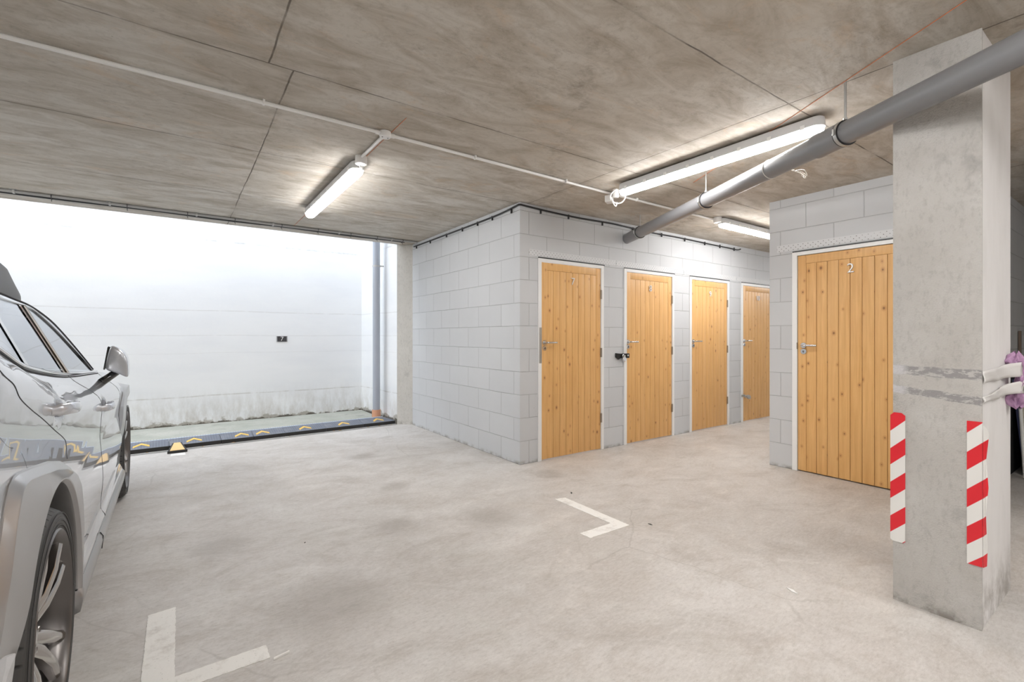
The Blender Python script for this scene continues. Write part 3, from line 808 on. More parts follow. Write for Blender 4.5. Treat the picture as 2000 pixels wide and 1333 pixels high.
path = [(-.012, 2.50, .005), (-.012, 2.2, .004), (-.012, 1.6, .002), (-.012, .9, .0), (-.012, .35, .003), (-.014, .06, .020), (-.008, -.008, .024), (.06, -.014, .020), (.35, -.012, .010), (.75, -.013, .004), (1.1, -.012, .012), (1.35, -.012, .014), (1.9, -.012, .0), (2.5, -.012, .004), (3.2, -.012, -.002), (3.65, -.012, -.004), (3.85, -.014, -.008), (3.93, -.020, .010)]
tube(bm, path, .009, 10, 5); link('sheath', bm, M['cable'], bc, smooth=True)
def clip(x, y, z, ax):
    bm = B()
    if ax == 'y': box(bm, x - .014, x + .001, y - .007, y + .007, z - .034, z + .012, .002)
    else: box(bm, x - .007, x + .007, y - .014, y + .001, z - .034, z + .012, .002)
    link('cable_clip', bm, M['black'], bc)
for y in (2.42, 1.98, 1.52, 1.12, .78, .48, .13): clip(-.004, y, .002, 'y')
for x in (.25, .62, 1.12, 1.62, 2.15, 2.62, 3.06, 3.42, 3.78): clip(x, -.004, .006, 'x')

# chalk strings
for (a, b, lab) in (((1.105, 2.66, H - .003), (1.10, 6.0, H - .003), 'thin orange string line on the ceiling leading to the white wall'),
                    ((2.33, .20, H - .003), (3.55, 2.38, H - .003), 'thin orange string line on the ceiling crossing above the drain pipe')):
    bm = B(); tube(bm, [a, b], .0017, 6); tag(link('string_line', bm, M['string']), lab, 'string')

# ---------------------------------------------------------------- drain pipe on hangers
def ray(px, py):
    s = (px - 1000) / F_PX
    return Vector((math.sin(YAW) + s * math.cos(YAW), math.cos(YAW) - s * math.sin(YAW), (658 - py) / F_PX))
PA = Vector((0, 0, CAM_H)) + ray(1221, 468) * 5.50     # where it meets the store wall
PB = Vector((0, 0, CAM_H)) + ray(2000, 92) * 1.66
pdir = (PB - PA).normalized()
PE = PB + pdir * 1.9
dp = empty('drain_pipe', tuple(PB), 0, 'grey plastic drain pipe slung diagonally under the ceiling', 'pipe')
def pl(d): return (PA + pdir * d) - PB                  # distance from the wall end
Lp = (PE - PA).length
def at_px(px):                                          # distance from PA to the point seen at column px
    lo, hi = 0, (PB - PA).length
    for _ in range(50):
        m = (lo + hi) / 2; p = PA + pdir * m
        d = p.x * math.sin(YAW) + p.y * math.cos(YAW); l = p.x * math.cos(YAW) - p.y * math.sin(YAW)
        if 1000 + F_PX * l / d < px: lo = m
        else: hi = m
    return lo
PR = .0575
s0, s1, s2 = at_px(1596), at_px(1617), at_px(1640)
c2 = at_px(1506)
bm = B(); cyl(bm, pl(-.08), pl(c2), PR, seg=48); link('pipe_length', bm, M['pvc'], dp, smooth=True)
bm = B(); cyl(bm, pl(c2), pl(s2), PR, seg=48); link('pipe_length', bm, M['pvc'], dp, smooth=True)
bm = B(); cyl(bm, pl(s2), pl(Lp), PR, seg=48); link('pipe_length', bm, M['pvc'], dp, smooth=True)
bm = B()
ax = pdir
lathe(bm, [(PR + .001, 0), (PR + .0085, .006), (PR + .0085, .034), (PR + .006, .044), (PR + .006, s2 - s0 + .02), (PR + .001, s2 - s0 + .024)], pl(s0), pdir, 48)
link('socket', bm, M['pvc'], dp, smooth=True)
bm = B(); tube(bm, [Vector(pl(c2)) + Matrix.Rotation(2 * PI * k / 24, 3, pdir) @ (pdir.orthogonal().normalized() * (PR + .002)) for k in range(25)], .002, 6); link('film_band', bm, M['clear_film'], dp, smooth=True)
for px, rod_r, mat in ((1250, .004, 'galv'), (1379, .005, 'galv'), (1651, .006, 'galv')):
    d = at_px(px); c = pl(d)
    cl = bm = B()
    lathe(bm, [(PR + .001, -.014), (PR + .008, -.014), (PR + .008, -.011), (PR + .001, -.011)], c, pdir, 40, True)
    lathe(bm, [(PR + .001, .011), (PR + .008, .011), (PR + .008, .014), (PR + .001, .014)], c, pdir, 40, True)
    lathe(bm, [(PR + .001, -.011), (PR + .0045, -.011), (PR + .0045, .011), (PR + .001, .011)], c, pdir, 40, True)
    g = link('pipe_clamp', bm, M['black'], dp, smooth=True)
    bm = B(); lathe(bm, [(PR + .005, -.010), (PR + .0075, -.010), (PR + .0075, .010), (PR + .005, .010)], c, pdir, 40, True)
    side = pdir.cross(Vector((0, 0, 1))).normalized()
    for s in (-1, 1):
        q = Vector(c) + side * s * (PR + .012)
        cyl(bm, q - Vector((0, 0, .016)), q + Vector((0, 0, .016)), .005, seg=10)
    link('clamp_band', bm, M['galv'], g, smooth=True)
    top = H - PB.z
    bm = B(); cyl(bm, (c[0], c[1], c[2] + PR), (c[0], c[1], top), rod_r, seg=12); cyl(bm, (c[0], c[1], c[2] + PR), (c[0], c[1], c[2] + PR + .02), .010, seg=6)
    link('hanger_rod', bm, M['galv'], dp, smooth=True)
# scraps of film at the pipe
fm = empty('film_scrap', tuple(PB + Vector(pl(at_px(1520))) + pdir.cross(Vector((0, 0, -1))).normalized() * .012), 0, 'scrap of white film and thread dangling from the drain pipe', 'scrap')
for k in range(5):
    bm = B(); a = k * .8
    tube(bm, [(.02, -.05, -.03), (.06 + .01 * k, -.05 - .01 * k, -.035 - .006 * k), (.10, -.09 + .012 * math.sin(a), -.03 - .012 * k), (.12 + .01 * math.cos(a), -.10, -.06 - .006 * k)], .0016, 5, 4)
    link('thread', bm, M['clear_film'], fm)

# ---------------------------------------------------------------- rain pipe in the light well
rp = empty('rainwater_pipe', (2.38, 6.80, .063), 0, 'pale grey rainwater pipe in the corner of the white yard', 'pipe')
bm = B(); cyl(bm, (-.02, 0, .10), (-.02, 0, 4.4), .052, seg=32); link('pipe', bm, M['pvc_light'], rp, smooth=True)
bm = B(); cyl(bm, (-.02, 0, 0), (-.02, 0, .115), .062, seg=32); o = link('socket', bm, M['clay'], rp, smooth=True); o['label'] = 'orange clay socket'
bm = B(); cyl(bm, (-.02, 0, 2.20), (-.02, 0, 2.225), .057, seg=32); box(bm, .0, .075, -.055, -.045, 2.203, 2.222); link('bracket', bm, M['galv'], rp, smooth=True)
bm = B(); cyl(bm, (-.02, 0, 1.90), (-.02, 0, 2.20), .0535, seg=32); link('collar', bm, M['pvc_light'], rp, smooth=True)

# number plaque on the white wall
pq = empty('bay_number_plaque', (1.238, 7.648, 1.211), 0, 'small black plaque with a white 7 on the white wall', 'plaque')
boxobj('back_plate', (-.075, .075, -.004, 0, -.043, .043), M['plate_edge'], pq)
boxobj('face', (-.063, .063, -.006, -.004, -.038, .038), M['plate'], pq)
digits('numeral', '7', .088, M['digit'], pq, (0, -.0065, 0), .0006)

# ---------------------------------------------------------------- kerb ramps
def ramp_y(x): return 6.392 + (x + .4) * .030
def make_ramp(x0, x1, chev, label, endcap=False):
    y0 = ramp_y((x0 + x1) / 2); L = x1 - x0 - .004
    root = empty('kerb_ramp', (x0 + .002, y0, 0), math.atan(.030), label, 'ramp', 'rubber kerb ramp sections along the yard threshold')
    lip, top, dep = .042, .085, .235
    bm = B(); cut = .10 if endcap else 0
    prism(bm, [(0, 0, .001), (0, 0, lip), (0, .006, lip + .002), (0, .006, .001)], (L, 0, 0)); link('lip', bm, M['ramp_lip'], root)
    bm = B()
    s = [(0, .006, .001), (0, .006, lip + .001), (0, dep - .02, top - .004), (0, dep - .02, .001)]
    if not endcap: prism(bm, s, (L, 0, 0))
    else:
        A_ = [bm.verts.new(p) for p in s]; E_ = [bm.verts.new(p) for p in ((L, .006, .001), (L, .006, lip + .001), (L - cut, dep - .02, top - .004), (L - cut, dep - .02, .001))]
        bm.faces.new(A_); bm.faces.new(E_[::-1])
        for i in range(4): bm.faces.new((A_[i], A_[(i + 1) % 4], E_[(i + 1) % 4], E_[i]))
    link('slope', bm, M['ramp'], root)
    bm = B(); box(bm, 0, L - cut, dep - .022, dep + .005, .001, top, .003); t = link('top_edge', bm, M['ramp_top'], root)
    n = int((L - cut) / .026)
    bm = B()
    for i in range(n): cyl(bm, (.013 + i * .026, dep + .004, top - .001), (.013 + i * .026, dep + .004, top + .0012), .005, seg=8)
    link('stud_row', bm, M['black'], t)
    if chev is not None:
        c = chev - x0; k = (top - lip) / (dep - .02)
        def Z(y): return lip + .0035 + (y - .006) * (top - .005 - lip) / (dep - .026)
        w, ya, yb, th = .072, .050, .125, .045
        P = [(c - w, ya), (c - w, ya + th), (c, yb + th), (c + w, ya + th), (c + w, ya), (c, yb)]
        bm = B(); V = [bm.verts.new((x, y, Z(y))) for x, y in P]; V2 = [bm.verts.new((x, y, Z(y) - .003)) for x, y in P]
        for q in ((0, 1, 2, 5), (5, 2, 3, 4)): bm.faces.new([V[i] for i in q]); bm.faces.new([V2[i] for i in q[::-1]])
        for i in range(6): bm.faces.new((V[i], V[(i + 1) % 6], V2[(i + 1) % 6], V2[i]))
        link('chevron', bm, M['chevron'], root)
    return root
segs = [(-1.56, -1.07, -1.31, 'dark blue kerb ramp section hidden farthest behind the silver car'), (-1.07, -.58, -.82, 'dark blue kerb ramp section behind the front wheel of the silver car'),
        (-.58, -.09, -.335, 'dark blue kerb ramp section just right of the car front wheel'), (-.09, .40, .141, 'dark blue kerb ramp section directly behind the amber wedge'),
        (.40, .735, .615, 'short kerb ramp section whose chevron sits close to the next one'), (.735, 1.085, .84, 'short kerb ramp section, middle of the row'),
        (1.085, 1.58, 1.332, 'kerb ramp section below the black number plaque'), (1.58, 2.07, 1.823, 'kerb ramp section second from the rainwater pipe'),
        (2.07, 2.53, 2.306, 'kerb ramp section with a tapered end beside the rainwater pipe')]
for i, s in enumerate(segs): make_ramp(*s, endcap=(i == len(segs) - 1))
# amber wedge
wg = empty('reflector_wedge', (-.015, 6.19, 0), .02, 'amber reflective wedge block standing in front of the kerb ramps', 'wedge')
def taper(bm, f0, f1, b0, b1, zf, zb, yf, yb, zl=.001):
    v = [(-f0, yf, zl), (f1, yf, zl), (b1, yb, zl), (-b0, yb, zl), (-f0, yf, zf), (f1, yf, zf), (b1, yb, zb), (-b0, yb, zb)]
    V = [bm.verts.new(p) for p in v]
    for q in ((0, 1, 2, 3), (4, 5, 6, 7), (0, 1, 5, 4), (1, 2, 6, 5), (2, 3, 7, 6), (3, 0, 4, 7)): bm.faces.new([V[i] for i in q])
bm = B(); taper(bm, .088, .088, .040, .040, .026, .075, 0, .20); link('block', bm, M['ramp_lip'], wg)
bm = B(); taper(bm, .066, .066, .028, .028, .0315, .078, .008, .188, .027)
link('reflector', bm, M['wedge_face'], wg)
bm = B(); prism(bm, [(-.075, 6.055, .0008), (.055, 6.05, .0008), (.05, 6.165, .0008), (-.072, 6.17, .0008)], (0, 0, .0012)); tag(link('paint_patch', bm, M['paint']), 'small white paint patch on the floor before the amber wedge', 'floor marking')
for k, (dy, lab) in enumerate(((.035, 'thin metal channel edge along the ramps, the one nearer the ramps'), (.075, 'thin metal channel edge along the ramps, the one farther from the ramps'))):
    bm = B(); prism(bm, [(-3.0, ramp_y(-3) - dy, .001), (2.52, ramp_y(2.52) - dy, .001), (2.52, ramp_y(2.52) - dy - .014, .001), (-3.0, ramp_y(-3) - dy - .014, .001)], (0, 0, .003))
    tag(link('channel_edge', bm, M['dull_galv']), lab, 'drain channel', 'metal channel edges before the ramps')

# ---------------------------------------------------------------- floor markings and litter
def mark(name, pts, label):
    bm = B(); out = []
    n = len(pts)
    for i in range(n):
        a = Vector(pts[i]); b = Vector(pts[(i + 1) % n]); k = max(1, int((b - a).length / .012))
        for j in range(k):
            p = a.lerp(b, j / k); out.append((p.x + random.uniform(-.0018, .0018), p.y + random.uniform(-.0018, .0018), .0007))
    nn = len(out); r = delaunay_2d_cdt([Vector((p[0], p[1])) for p in out], [(i, (i + 1) % nn) for i in range(nn)], [], 1, 1e-6)
    V = [bm.verts.new((v[0], v[1], .0019)) for v in r[0]]
    for f in r[2]: bm.faces.new([V[i] for i in f])
    lo = [bm.verts.new((p[0], p[1], .0004)) for p in out]
    for i in range(nn): bm.faces.new((V[i], V[(i + 1) % nn], lo[(i + 1) % nn], lo[i]))
    tag(link(name, bm, M['paint']), label, 'floor marking', 'white parking bay corner marks')
mark('bay_mark', [(2.349, 2.766), (2.350, 2.195), (2.068, 2.195), (2.075, 2.105), (2.428, 2.100), (2.436, 2.748)], 'white angled bay mark on the floor in front of the doors')
mark('bay_mark', [(-.113, 2.655), (-.113, 1.35), (-.015, 1.35), (-.014, 2.035), (.287, 2.035), (.287, 2.130), (-.014, 2.120), (-.013, 2.668)], 'white angled bay mark on the floor beside the car rear wheel')
for (x, y, s, lab) in ((2.55, 2.80, .022, 'dark leaf scrap on the floor beyond the farther bay mark'), (2.55, 2.03, .016, 'tiny dark twig on the floor right of the farther bay mark'),
                       (.62, 3.05, .010, 'small dark crumb on the floor in mid bay'), (2.45, 1.10, .03, 'white paint flake on the floor before the pillar')):
    bm = B(); prism(bm, [(-s, 0, 0), (-s * .2, s * .3, 0), (s, .1 * s, 0), (s * .1, -s * .35, 0)], (0, 0, .003))
    o = tag(link('floor_scrap', bm, M['digit'] if 'white' in lab else M['pine_dark'] if 0 else M['cabin']), lab, 'litter'); o.location = (x, y, .001); o.rotation_euler = (0, 0, random.uniform(0, 3))
bm = B(); prism(bm, [(-.03, -.004, 0), (.03, -.003, 0), (.032, .006, 0), (-.026, .005, 0)], (0, 0, .006)); o = tag(link('timber_splinter', bm, M['paint']), 'pale splinter on the floor beside the nearer bay mark', 'litter'); o.location = (.325, 2.02, .001); o.rotation_euler = (0, 0, .2)

for i, (x, d) in enumerate(((-.28, .03), (.22, .035), (.52, .02), (1.12, .05), (1.66, .03), (1.74, .04), (2.02, .06), (2.12, .03), (2.27, .05), (2.38, .03), (2.44, .07))):
    bm = B(); s_ = .010 + .006 * (i % 3)
    prism(bm, [(-s_, 0, 0), (-s_ * .2, s_ * .5, .003), (s_, .1 * s_, 0), (s_ * .1, -s_ * .45, .002)], (0, 0, .003))
    o = tag(link('dry_leaf', bm, M['leaf']), 'dry leaf crumb on the floor along the foot of the kerb ramps', 'leaf', 'dry leaf crumbs along the foot of the kerb ramps'); o.location = (x, ramp_y(x) - d, .0045); o.rotation_euler = (0, 0, i * 1.3)

# ---------------------------------------------------------------- stored boards behind the pillar
def lean(name, x0, y0, w, h, th, tilt, rz, label, build):
    root = empty(name, (x0, y0, 0.001), rz, label, 'stored board', 'boards leaning on the wall behind the pillar'); 
    build(root, w, h, th); 
    root.rotation_euler = (tilt, 0, rz); return root
def frame_board(root, w, h, th):
    bm = B(); s = .045
    box(bm, 0, s, 0, th, 0, h, .002); box(bm, w - s, w, 0, th, 0, h, .002)
    for z in (0, h * .47, h - s): box(bm, s, w - s, 0, th, z, z + s, .002)
    link('frame', bm, M['board_beige'], root)
    boxobj('panel', (s, w - s, th * .5, th * .8, s, h - s), M['board_brown'], root)
lean('framed_panel', 6.20, .765, .70, .93, .025, -.085, 0, 'cream framed brown panel leaning on the grey wall behind the pillar', frame_board)
lean('stored_board', 6.165, .800, .75, .86, .018, -.085, 0, 'dark blue board leaning behind the cream frame', lambda r, w, h, t: boxobj('sheet', (0, w, 0, t, 0, h), M['board_blue'], r, .002))
bm = B(); cyl(bm, (6.02, .79, .014), (6.10, .835, .75), .013, seg=14); tag(link('pipe_offcut', bm, M['white_plastic'], smooth=True), 'thin white pipe standing against the black sheet behind the pillar', 'pipe')
bm = B(); box(bm, 6.62, 6.645, .895, .915, .001, 1.30, .002); tag(link('timber_batten', bm, M['board_brown']), 'tall brown timber batten upright behind the cream frame', 'timber')
bm = B(); box(bm, 5.75, 6.60, .893, .913, .001, .66, .003); tag(link('stored_sheet', bm, M['liner']), 'black sheet standing on edge against the grey wall behind the pillar', 'stored board')

# ---------------------------------------------------------------- silver car
def pchip(T):
    n = len(T); xs = [p[0] for p in T]; ys = [p[1] for p in T]
    h = [xs[i + 1] - xs[i] for i in range(n - 1)]; d = [(ys[i + 1] - ys[i]) / h[i] for i in range(n - 1)]
    m = [d[0]] + [0 if d[i - 1] * d[i] <= 0 else (h[i - 1] + h[i]) * 3 / ((2 * h[i] + h[i - 1]) / d[i - 1] + (h[i] + 2 * h[i - 1]) / d[i]) for i in range(1, n - 1)] + [d[-1]]
    def F(x):
        if x <= xs[0]: return ys[0]
        if x >= xs[-1]: return ys[-1]
        i = 0
        while x > xs[i + 1]: i += 1
        t = (x - xs[i]) / h[i]; t2 = t * t; t3 = t2 * t
        return (2 * t3 - 3 * t2 + 1) * ys[i] + (t3 - 2 * t2 + t) * h[i] * m[i] + (-2 * t3 + 3 * t2) * ys[i + 1] + (t3 - t2) * h[i] * m[i + 1]
    return F
zbelt = pchip([(.9, 1.36), (1.2, 1.34), (1.4, 1.315), (1.6, 1.27), (1.8, 1.235), (1.95, 1.2), (2.18, 1.147), (2.4, 1.119), (2.95, 1.069), (4.14, 1.011), (4.5, .985), (5.0, .92), (5.4, .84), (5.7, .70)])
zroof = pchip([(.9, 1.37), (1.4, 1.41), (2.0, 1.422), (2.6, 1.412), (2.8, 1.405), (3.07, 1.393), (3.45, 1.328), (3.8, 1.163), (3.99, 1.04), (4.06, 1.015)])
zgl = pchip([(1.4, 1.35), (1.7, 1.378), (2.0, 1.392), (2.53, 1.387), (3.0, 1.378), (3.35, 1.292), (3.68, 1.140), (3.86, 1.045), (3.90, 1.026)])
upf = pchip([(-.30, -.018), (-.22, -.012), (-.16, -.008), (-.12, -.018), (-.08, -.048), (-.03, -.100), (0, -.12)])
lowf = pchip([(.15, -.07), (.22, -.035), (.27, -.006), (.31, -.004), (.36, -.018), (.42, -.014), (.52, -.006), (.62, -.010), (.72, -.018)])
AX_R, AX_F, RW, ZW = 1.93, 4.75, .365, .365
def wfun(y, z):
    zb = zbelt(y)
    if z > zb: w = -.12 - .42 * (z - zb)
    else:
        s = z - zb
        w = upf(max(s, -.3))
        if z < .72: w += lowf(z) + .018
    if y > 4.75: w -= .32 * ((y - 4.75) / .85) ** 2.4
    if y < 1.45: w -= .16 * ((1.45 - y) / .45) ** 2.2
    return w
HND = [(1.93 + .125, 1.018), (3.14 + .125, .882)]
def wdish(y, z):
    w = wfun(y, z)
    for hy, hz in HND:
        q = ((y - hy) / .095) ** 2 + ((z - hz) / .050) ** 2
        if q < 1: w -= .020 * (1 - q) ** 2 * (1 + 2 * q) 
    return w
CARY = 3.33
c0 = (-.300 - .0107 * (CARY - 1.93) - .92, CARY, 0)
car = empty('car', c0, .0107, 'silver estate-bodied car parked nose-in along the left edge', 'car')
def P(w, y, z, s=1): return Vector((s * (w + .92), y - CARY, z))
def clean_poly(pts, sp=.03):
    out = []
    for i in range(len(pts)):
        a = Vector(pts[i]); b = Vector(pts[(i + 1) % len(pts)]); k = max(1, round((b - a).length / sp))
        for j in range(k): out.append(a.lerp(b, j / k))
    return out
def inside(p, poly):
    c = False; n = len(poly); x, y = p
    for i in range(n):
        x1, y1 = poly[i]; x2, y2 = poly[(i + 1) % n]
        if (y1 > y) != (y2 > y) and x < (x2 - x1) * (y - y1) / (y2 - y1) + x1: c = not c
    return c
def panel(name, poly, mat, parent, s=1, dw=0.0, sp=.03, wf=None, th=0):
    wf = wf or wfun
    out = clean_poly(poly, sp); n = len(out); pts = [Vector((p[0], p[1])) for p in out]
    ys = [p[0] for p in out]; zs = [p[1] for p in out]
    y = math.ceil(min(ys) / sp) * sp
    while y < max(ys):
        z = math.ceil(min(zs) / sp) * sp
        while z < max(zs):
            if inside((y, z), out):
                if min((q[0] - y) ** 2 + (q[1] - z) ** 2 for q in out) > (.55 * sp) ** 2: pts.append(Vector((y, z)))
            z += sp
        y += sp
    r = delaunay_2d_cdt(pts, [(i, (i + 1) % n) for i in range(n)], [], 1, 1e-5)
    V2, F2 = r[0], r[2]
    me = bpy.data.meshes.new(name)
    co = [P(wf(v[0], v[1]) + dw, v[0], v[1], s) for v in V2]
    fs = []
    for f in F2:
        a, b, c = [V2[i] for i in f[:3]]
        ccw = (b[0] - a[0]) * (c[1] - a[1]) - (b[1] - a[1]) * (c[0] - a[0]) > 0
        f = list(f)
        if ccw != (s > 0): f = f[::-1]
        fs.append(f)
    me.from_pydata(co, [], fs); me.update()
    for p in me.polygons: p.use_smooth = True
    e = .004; nr = []
    for v in V2:
        dy = (wf(v[0] + e, v[1]) - wf(v[0] - e, v[1])) / (2 * e); dz = (wf(v[0], v[1] + e) - wf(v[0], v[1] - e)) / (2 * e)
        nr.append(Vector((s, -dy, -dz)).normalized())
    me.normals_split_custom_set_from_vertices(nr)
    me.materials.append(mat)
    o = bpy.data.objects.new(name, me); C.objects.link(o); o.parent = parent
    return o
def seam(pts, parent, s, dw=-.0006, r=.0017, mat='seam', name='panel_gap', n=6):
    P2 = smooth_path([(a, b, 0) for a, b in pts], n)
    bm = B(); tube(bm, [P(wfun(p.x, p.y) + dw, p.x, p.y, s) for p in P2], r, 6)
    return link(name, bm, M[mat], parent, smooth='all')
def arc(cy, r, a0, a1, n=16):
    return [(cy + r * math.cos(math.radians(a0 + (a1 - a0) * i / n)), ZW + r * math.sin(math.radians(a0 + (a1 - a0) * i / n))) for i in range(n + 1)]
def belt_pts(y0, y1, n=12, f=zbelt, dz=0): return [(y0 + (y1 - y0) * i / n, f(y0 + (y1 - y0) * i / n) + dz) for i in range(n + 1)]
AR = .455
zlow = .30; a_low = math.degrees(math.asin((zlow - ZW) / AR))
seamR = [(1.36, zbelt(1.36)), (1.38, 1.23), (1.42, 1.17), (1.50, 1.138), (1.56, 1.10), (1.68, 1.058), (1.82, 1.015), (2.0, .954), (2.12, .915), (2.20, .880), (2.245, .816), (2.26, .74)]
a_s = math.degrees(math.atan2(.70 - ZW, 2.235 - AX_R)); pj = (AX_R + AR * math.cos(math.radians(a_s)), ZW + AR * math.sin(math.radians(a_s)))
seamM = [(3.02, zbelt(3.02)), (3.10, .98), (3.17, .88), (3.18, .68), (3.18, .48), (3.21, .36), (3.26, zlow)]
seamF = [(4.10, zbelt(4.10)), (4.17, .9), (4.20, .75), (4.20, .6)]
def sm(pts, n=4): return [(p.x, p.y) for p in smooth_path([(a, b, 0) for a, b in pts], n)]
for s in (1, -1):
    q = [(1.0, zlow)] + [(1.0, .6), (1.0, 1.0)] + belt_pts(1.0, 1.36, 6) + sm(seamR)[1:] + [pj] + arc(AX_R, AR, a_s, 180 - a_low, 16)[1:]
    panel('rear_quarter', q, M['car'], car, s)
    q = sm(seamR) + [pj] + arc(AX_R, AR, a_s, a_low, 8)[1:] + [(3.26, zlow)] + sm(seamM)[::-1][1:] + belt_pts(3.02, 1.36, 22)[1:-1]
    rd = panel('rear_door', q, M['car'], car, s, sp=.022, wf=wdish)
    q = sm(seamM) + [(4.33, zlow)] + arc(AX_F, AR, 180 - a_low, 148, 6)[1:] + sm(seamF)[::-1] + belt_pts(4.10, 3.02, 12)[1:-1]
    fd = panel('front_door', q, M['car'], car, s, sp=.022, wf=wdish)
    q = sm(seamF) + arc(AX_F, AR, 148, a_low, 20) + [(5.25, .30), (5.26, .6), (5.24, .80), (5.20, zbelt(5.2))] + belt_pts(5.2, 4.10, 12)[1:-1]
    ff = panel('front_fender', q, M['car'], car, s)
    q = [(5.25, .24), (5.26, .6), (5.24, .80), (5.20, zbelt(5.2))] + belt_pts(5.2, 5.6, 6)[1:] + [(5.6, .24)]
    panel('front_bumper_side', q, M['car'], car, s)
    seam(seamR[:-1], rd, s); seam(seamM, fd, s); seam(seamF, ff, s)
    seam([(1.40, 1.05), (1.50, 1.0), (1.60, .972), (1.66, .93), (1.69, .89)], bpy.data.objects[rd.name], s, r=.0009)
    # sill below the doors
    bm = B(); rows = [[P(-.12, 2.36, z_, s) for z_ in (.30, .285, .262, .222, .205, .20)]]
    for i in range(31):
        y = 2.35 + 2.0 * i / 30
        rows.append([P(wfun(y, .30) + .0, y, .302, s), P(.008, y, .285, s), P(.010, y, .262, s), P(.004, y, .222, s), P(-.04, y, .205, s), P(-.12, y, .20, s)])
    grid(bm, rows); so = link('sill', bm, M['satin'], car, smooth='all')
    bm = B(); tube(bm, [P(.0, 3.0 + 0 * i, .30, s) for i in (0,)] + [P(.011, 3.0, .28, s), P(.006, 3.0, .22, s)], .002, 6); link('panel_gap', bm, M['seam'], so)
    # glazing
    wg_ = lambda y, z: wfun(y, z)
    gt = lambda y0, y1, n=12: belt_pts(y0, y1, n, zgl)
    qw = [(1.48, zbelt(1.48) + .012)] + belt_pts(1.6, 2.235, 10, zbelt, .010) + [(2.235, 1.39)] + gt(2.235, 1.5, 8)[1:]
    o = panel('quarter_window', qw, M['glass'], car, s, .002)
    qw = belt_pts(2.285, 2.93, 10, zbelt, .010) + [(2.865, 1.25), (2.80, zgl(2.80))] + gt(2.80, 2.285, 8)[1:]
    panel('rear_side_window', qw, M['glass'], rd, s, .002)
    qw = belt_pts(3.07, 3.885, 12, zbelt, .010) + gt(3.885, 2.955, 18)[1:] + [(3.0, 1.25)]
    panel('front_side_window', qw, M['glass'], fd, s, .002)
    qw = [(2.235, zbelt(2.235)), (2.285, zbelt(2.285)), (2.285, 1.389), (2.235, 1.390)]
    panel('window_pillar_trim', qw, M['gloss_black'], rd, s, .005, sp=.04)
    qw = [(2.93, zbelt(2.93)), (3.07, zbelt(3.07)), (3.0, 1.25), (2.955, 1.380), (2.80, 1.386), (2.865, 1.25)]
    panel('window_pillar_trim', qw, M['gloss_black'], fd, s, .005, sp=.04)
    for ya, yb, yc, yd in ((3.0, 2.93, 2.86, 2.80),):
        bm = B(); tube(bm, [P(wfun(3.005, 1.075) + .009, 3.005, 1.075, s), P(wfun(2.93, 1.25) + .009, 2.93, 1.25, s), P(wfun(2.88, 1.38) + .009, 2.88, 1.38, s)], .006, 8)
        link('chrome_strip', bm, M['chrome'], fd, smooth=True)
    # roof-side rail (silver) between glazing and roof
    top = [(y, zroof(y)) for y in [1.0 + 3.06 * i / 60 for i in range(61)]]
    bm = B(); rows = []
    for y, z in top:
        yy = min(y, 3.90); zg = zgl(yy) + .006 if y > 1.45 else zbelt(y) + .0
        if y > 3.90: zg = zbelt(y) + .002
        zg = min(zg, z - .004)
        rows.append([P(wfun(y, zg + (z - zg) * k / 4), y, zg + (z - zg) * k / 4, s) for k in range(5)])
    grid(bm, rows); link('roof_side', bm, M['car'], car, smooth='all')
    seam([(y, zgl(y)) for y in (1.5, 1.8, 2.2, 2.6, 3.0, 3.2, 3.4, 3.6, 3.75, 3.88)], car, s, .004, .0062, 'gloss_black', 'window_seal', 3)
    seam([(y, zroof(y) - .002) for y in (1.0, 1.5, 2.0, 2.5, 2.8, 3.07, 3.3, 3.5, 3.7, 3.85, 3.99)], car, s, .001, .004, 'seam', 'roof_gutter', 3)
    seam([(y, zbelt(y) + .004) for y in (1.42, 1.6, 1.8, 1.95, 2.18, 2.4, 2.7, 3.0, 3.4, 3.8, 4.06)], car, s, .004, .0075, 'chrome', 'belt_moulding', 3)
    seam([(y, zbelt(y) - .010) for y in (1.42, 1.6, 1.8, 1.95, 2.18, 2.4, 2.7, 3.0, 3.4, 3.8, 4.06)], car, s, .001, .0035, 'seam', 'belt_gap', 3)
    # wheel arch flares
    for cy, outer in ((AX_R, [(1.30, .26), (1.33, .45), (1.37, .71), (1.445, .857), (1.50, .917), (1.55, .927), (1.69, .910), (1.92, .878), (2.10, .84), (2.31, .767), (2.41, .70), (2.46, .60), (2.475, .50), (2.46, .40), (2.43, .26)]),
                      (AX_F, [(4.155, .26), (4.17, .45), (4.20, .62), (4.27, .76), (4.40, .85), (4.60, .885), (4.85, .885), (5.05, .86), (5.20, .78), (5.28, .62), (5.30, .45), (5.31, .26)])):
        def rad(th):
            d = Vector((math.cos(th), math.sin(th))); c = Vector((cy, ZW)); best = .5
            for a, b in zip(outer, outer[1:]):
                a = Vector(a) - c; b = Vector(b) - c; e = b - a
                den = d.x * e.y - d.y * e.x
                if abs(den) < 1e-9: continue
                t = (a.x * e.y - a.y * e.x) / den; u = (a.x * d.y - a.y * d.x) / den
                if t > 0 and -1e-6 <= u <= 1 + 1e-6: best = t
            return best
        bm = B(); rows = []; N = 72; RI = .432
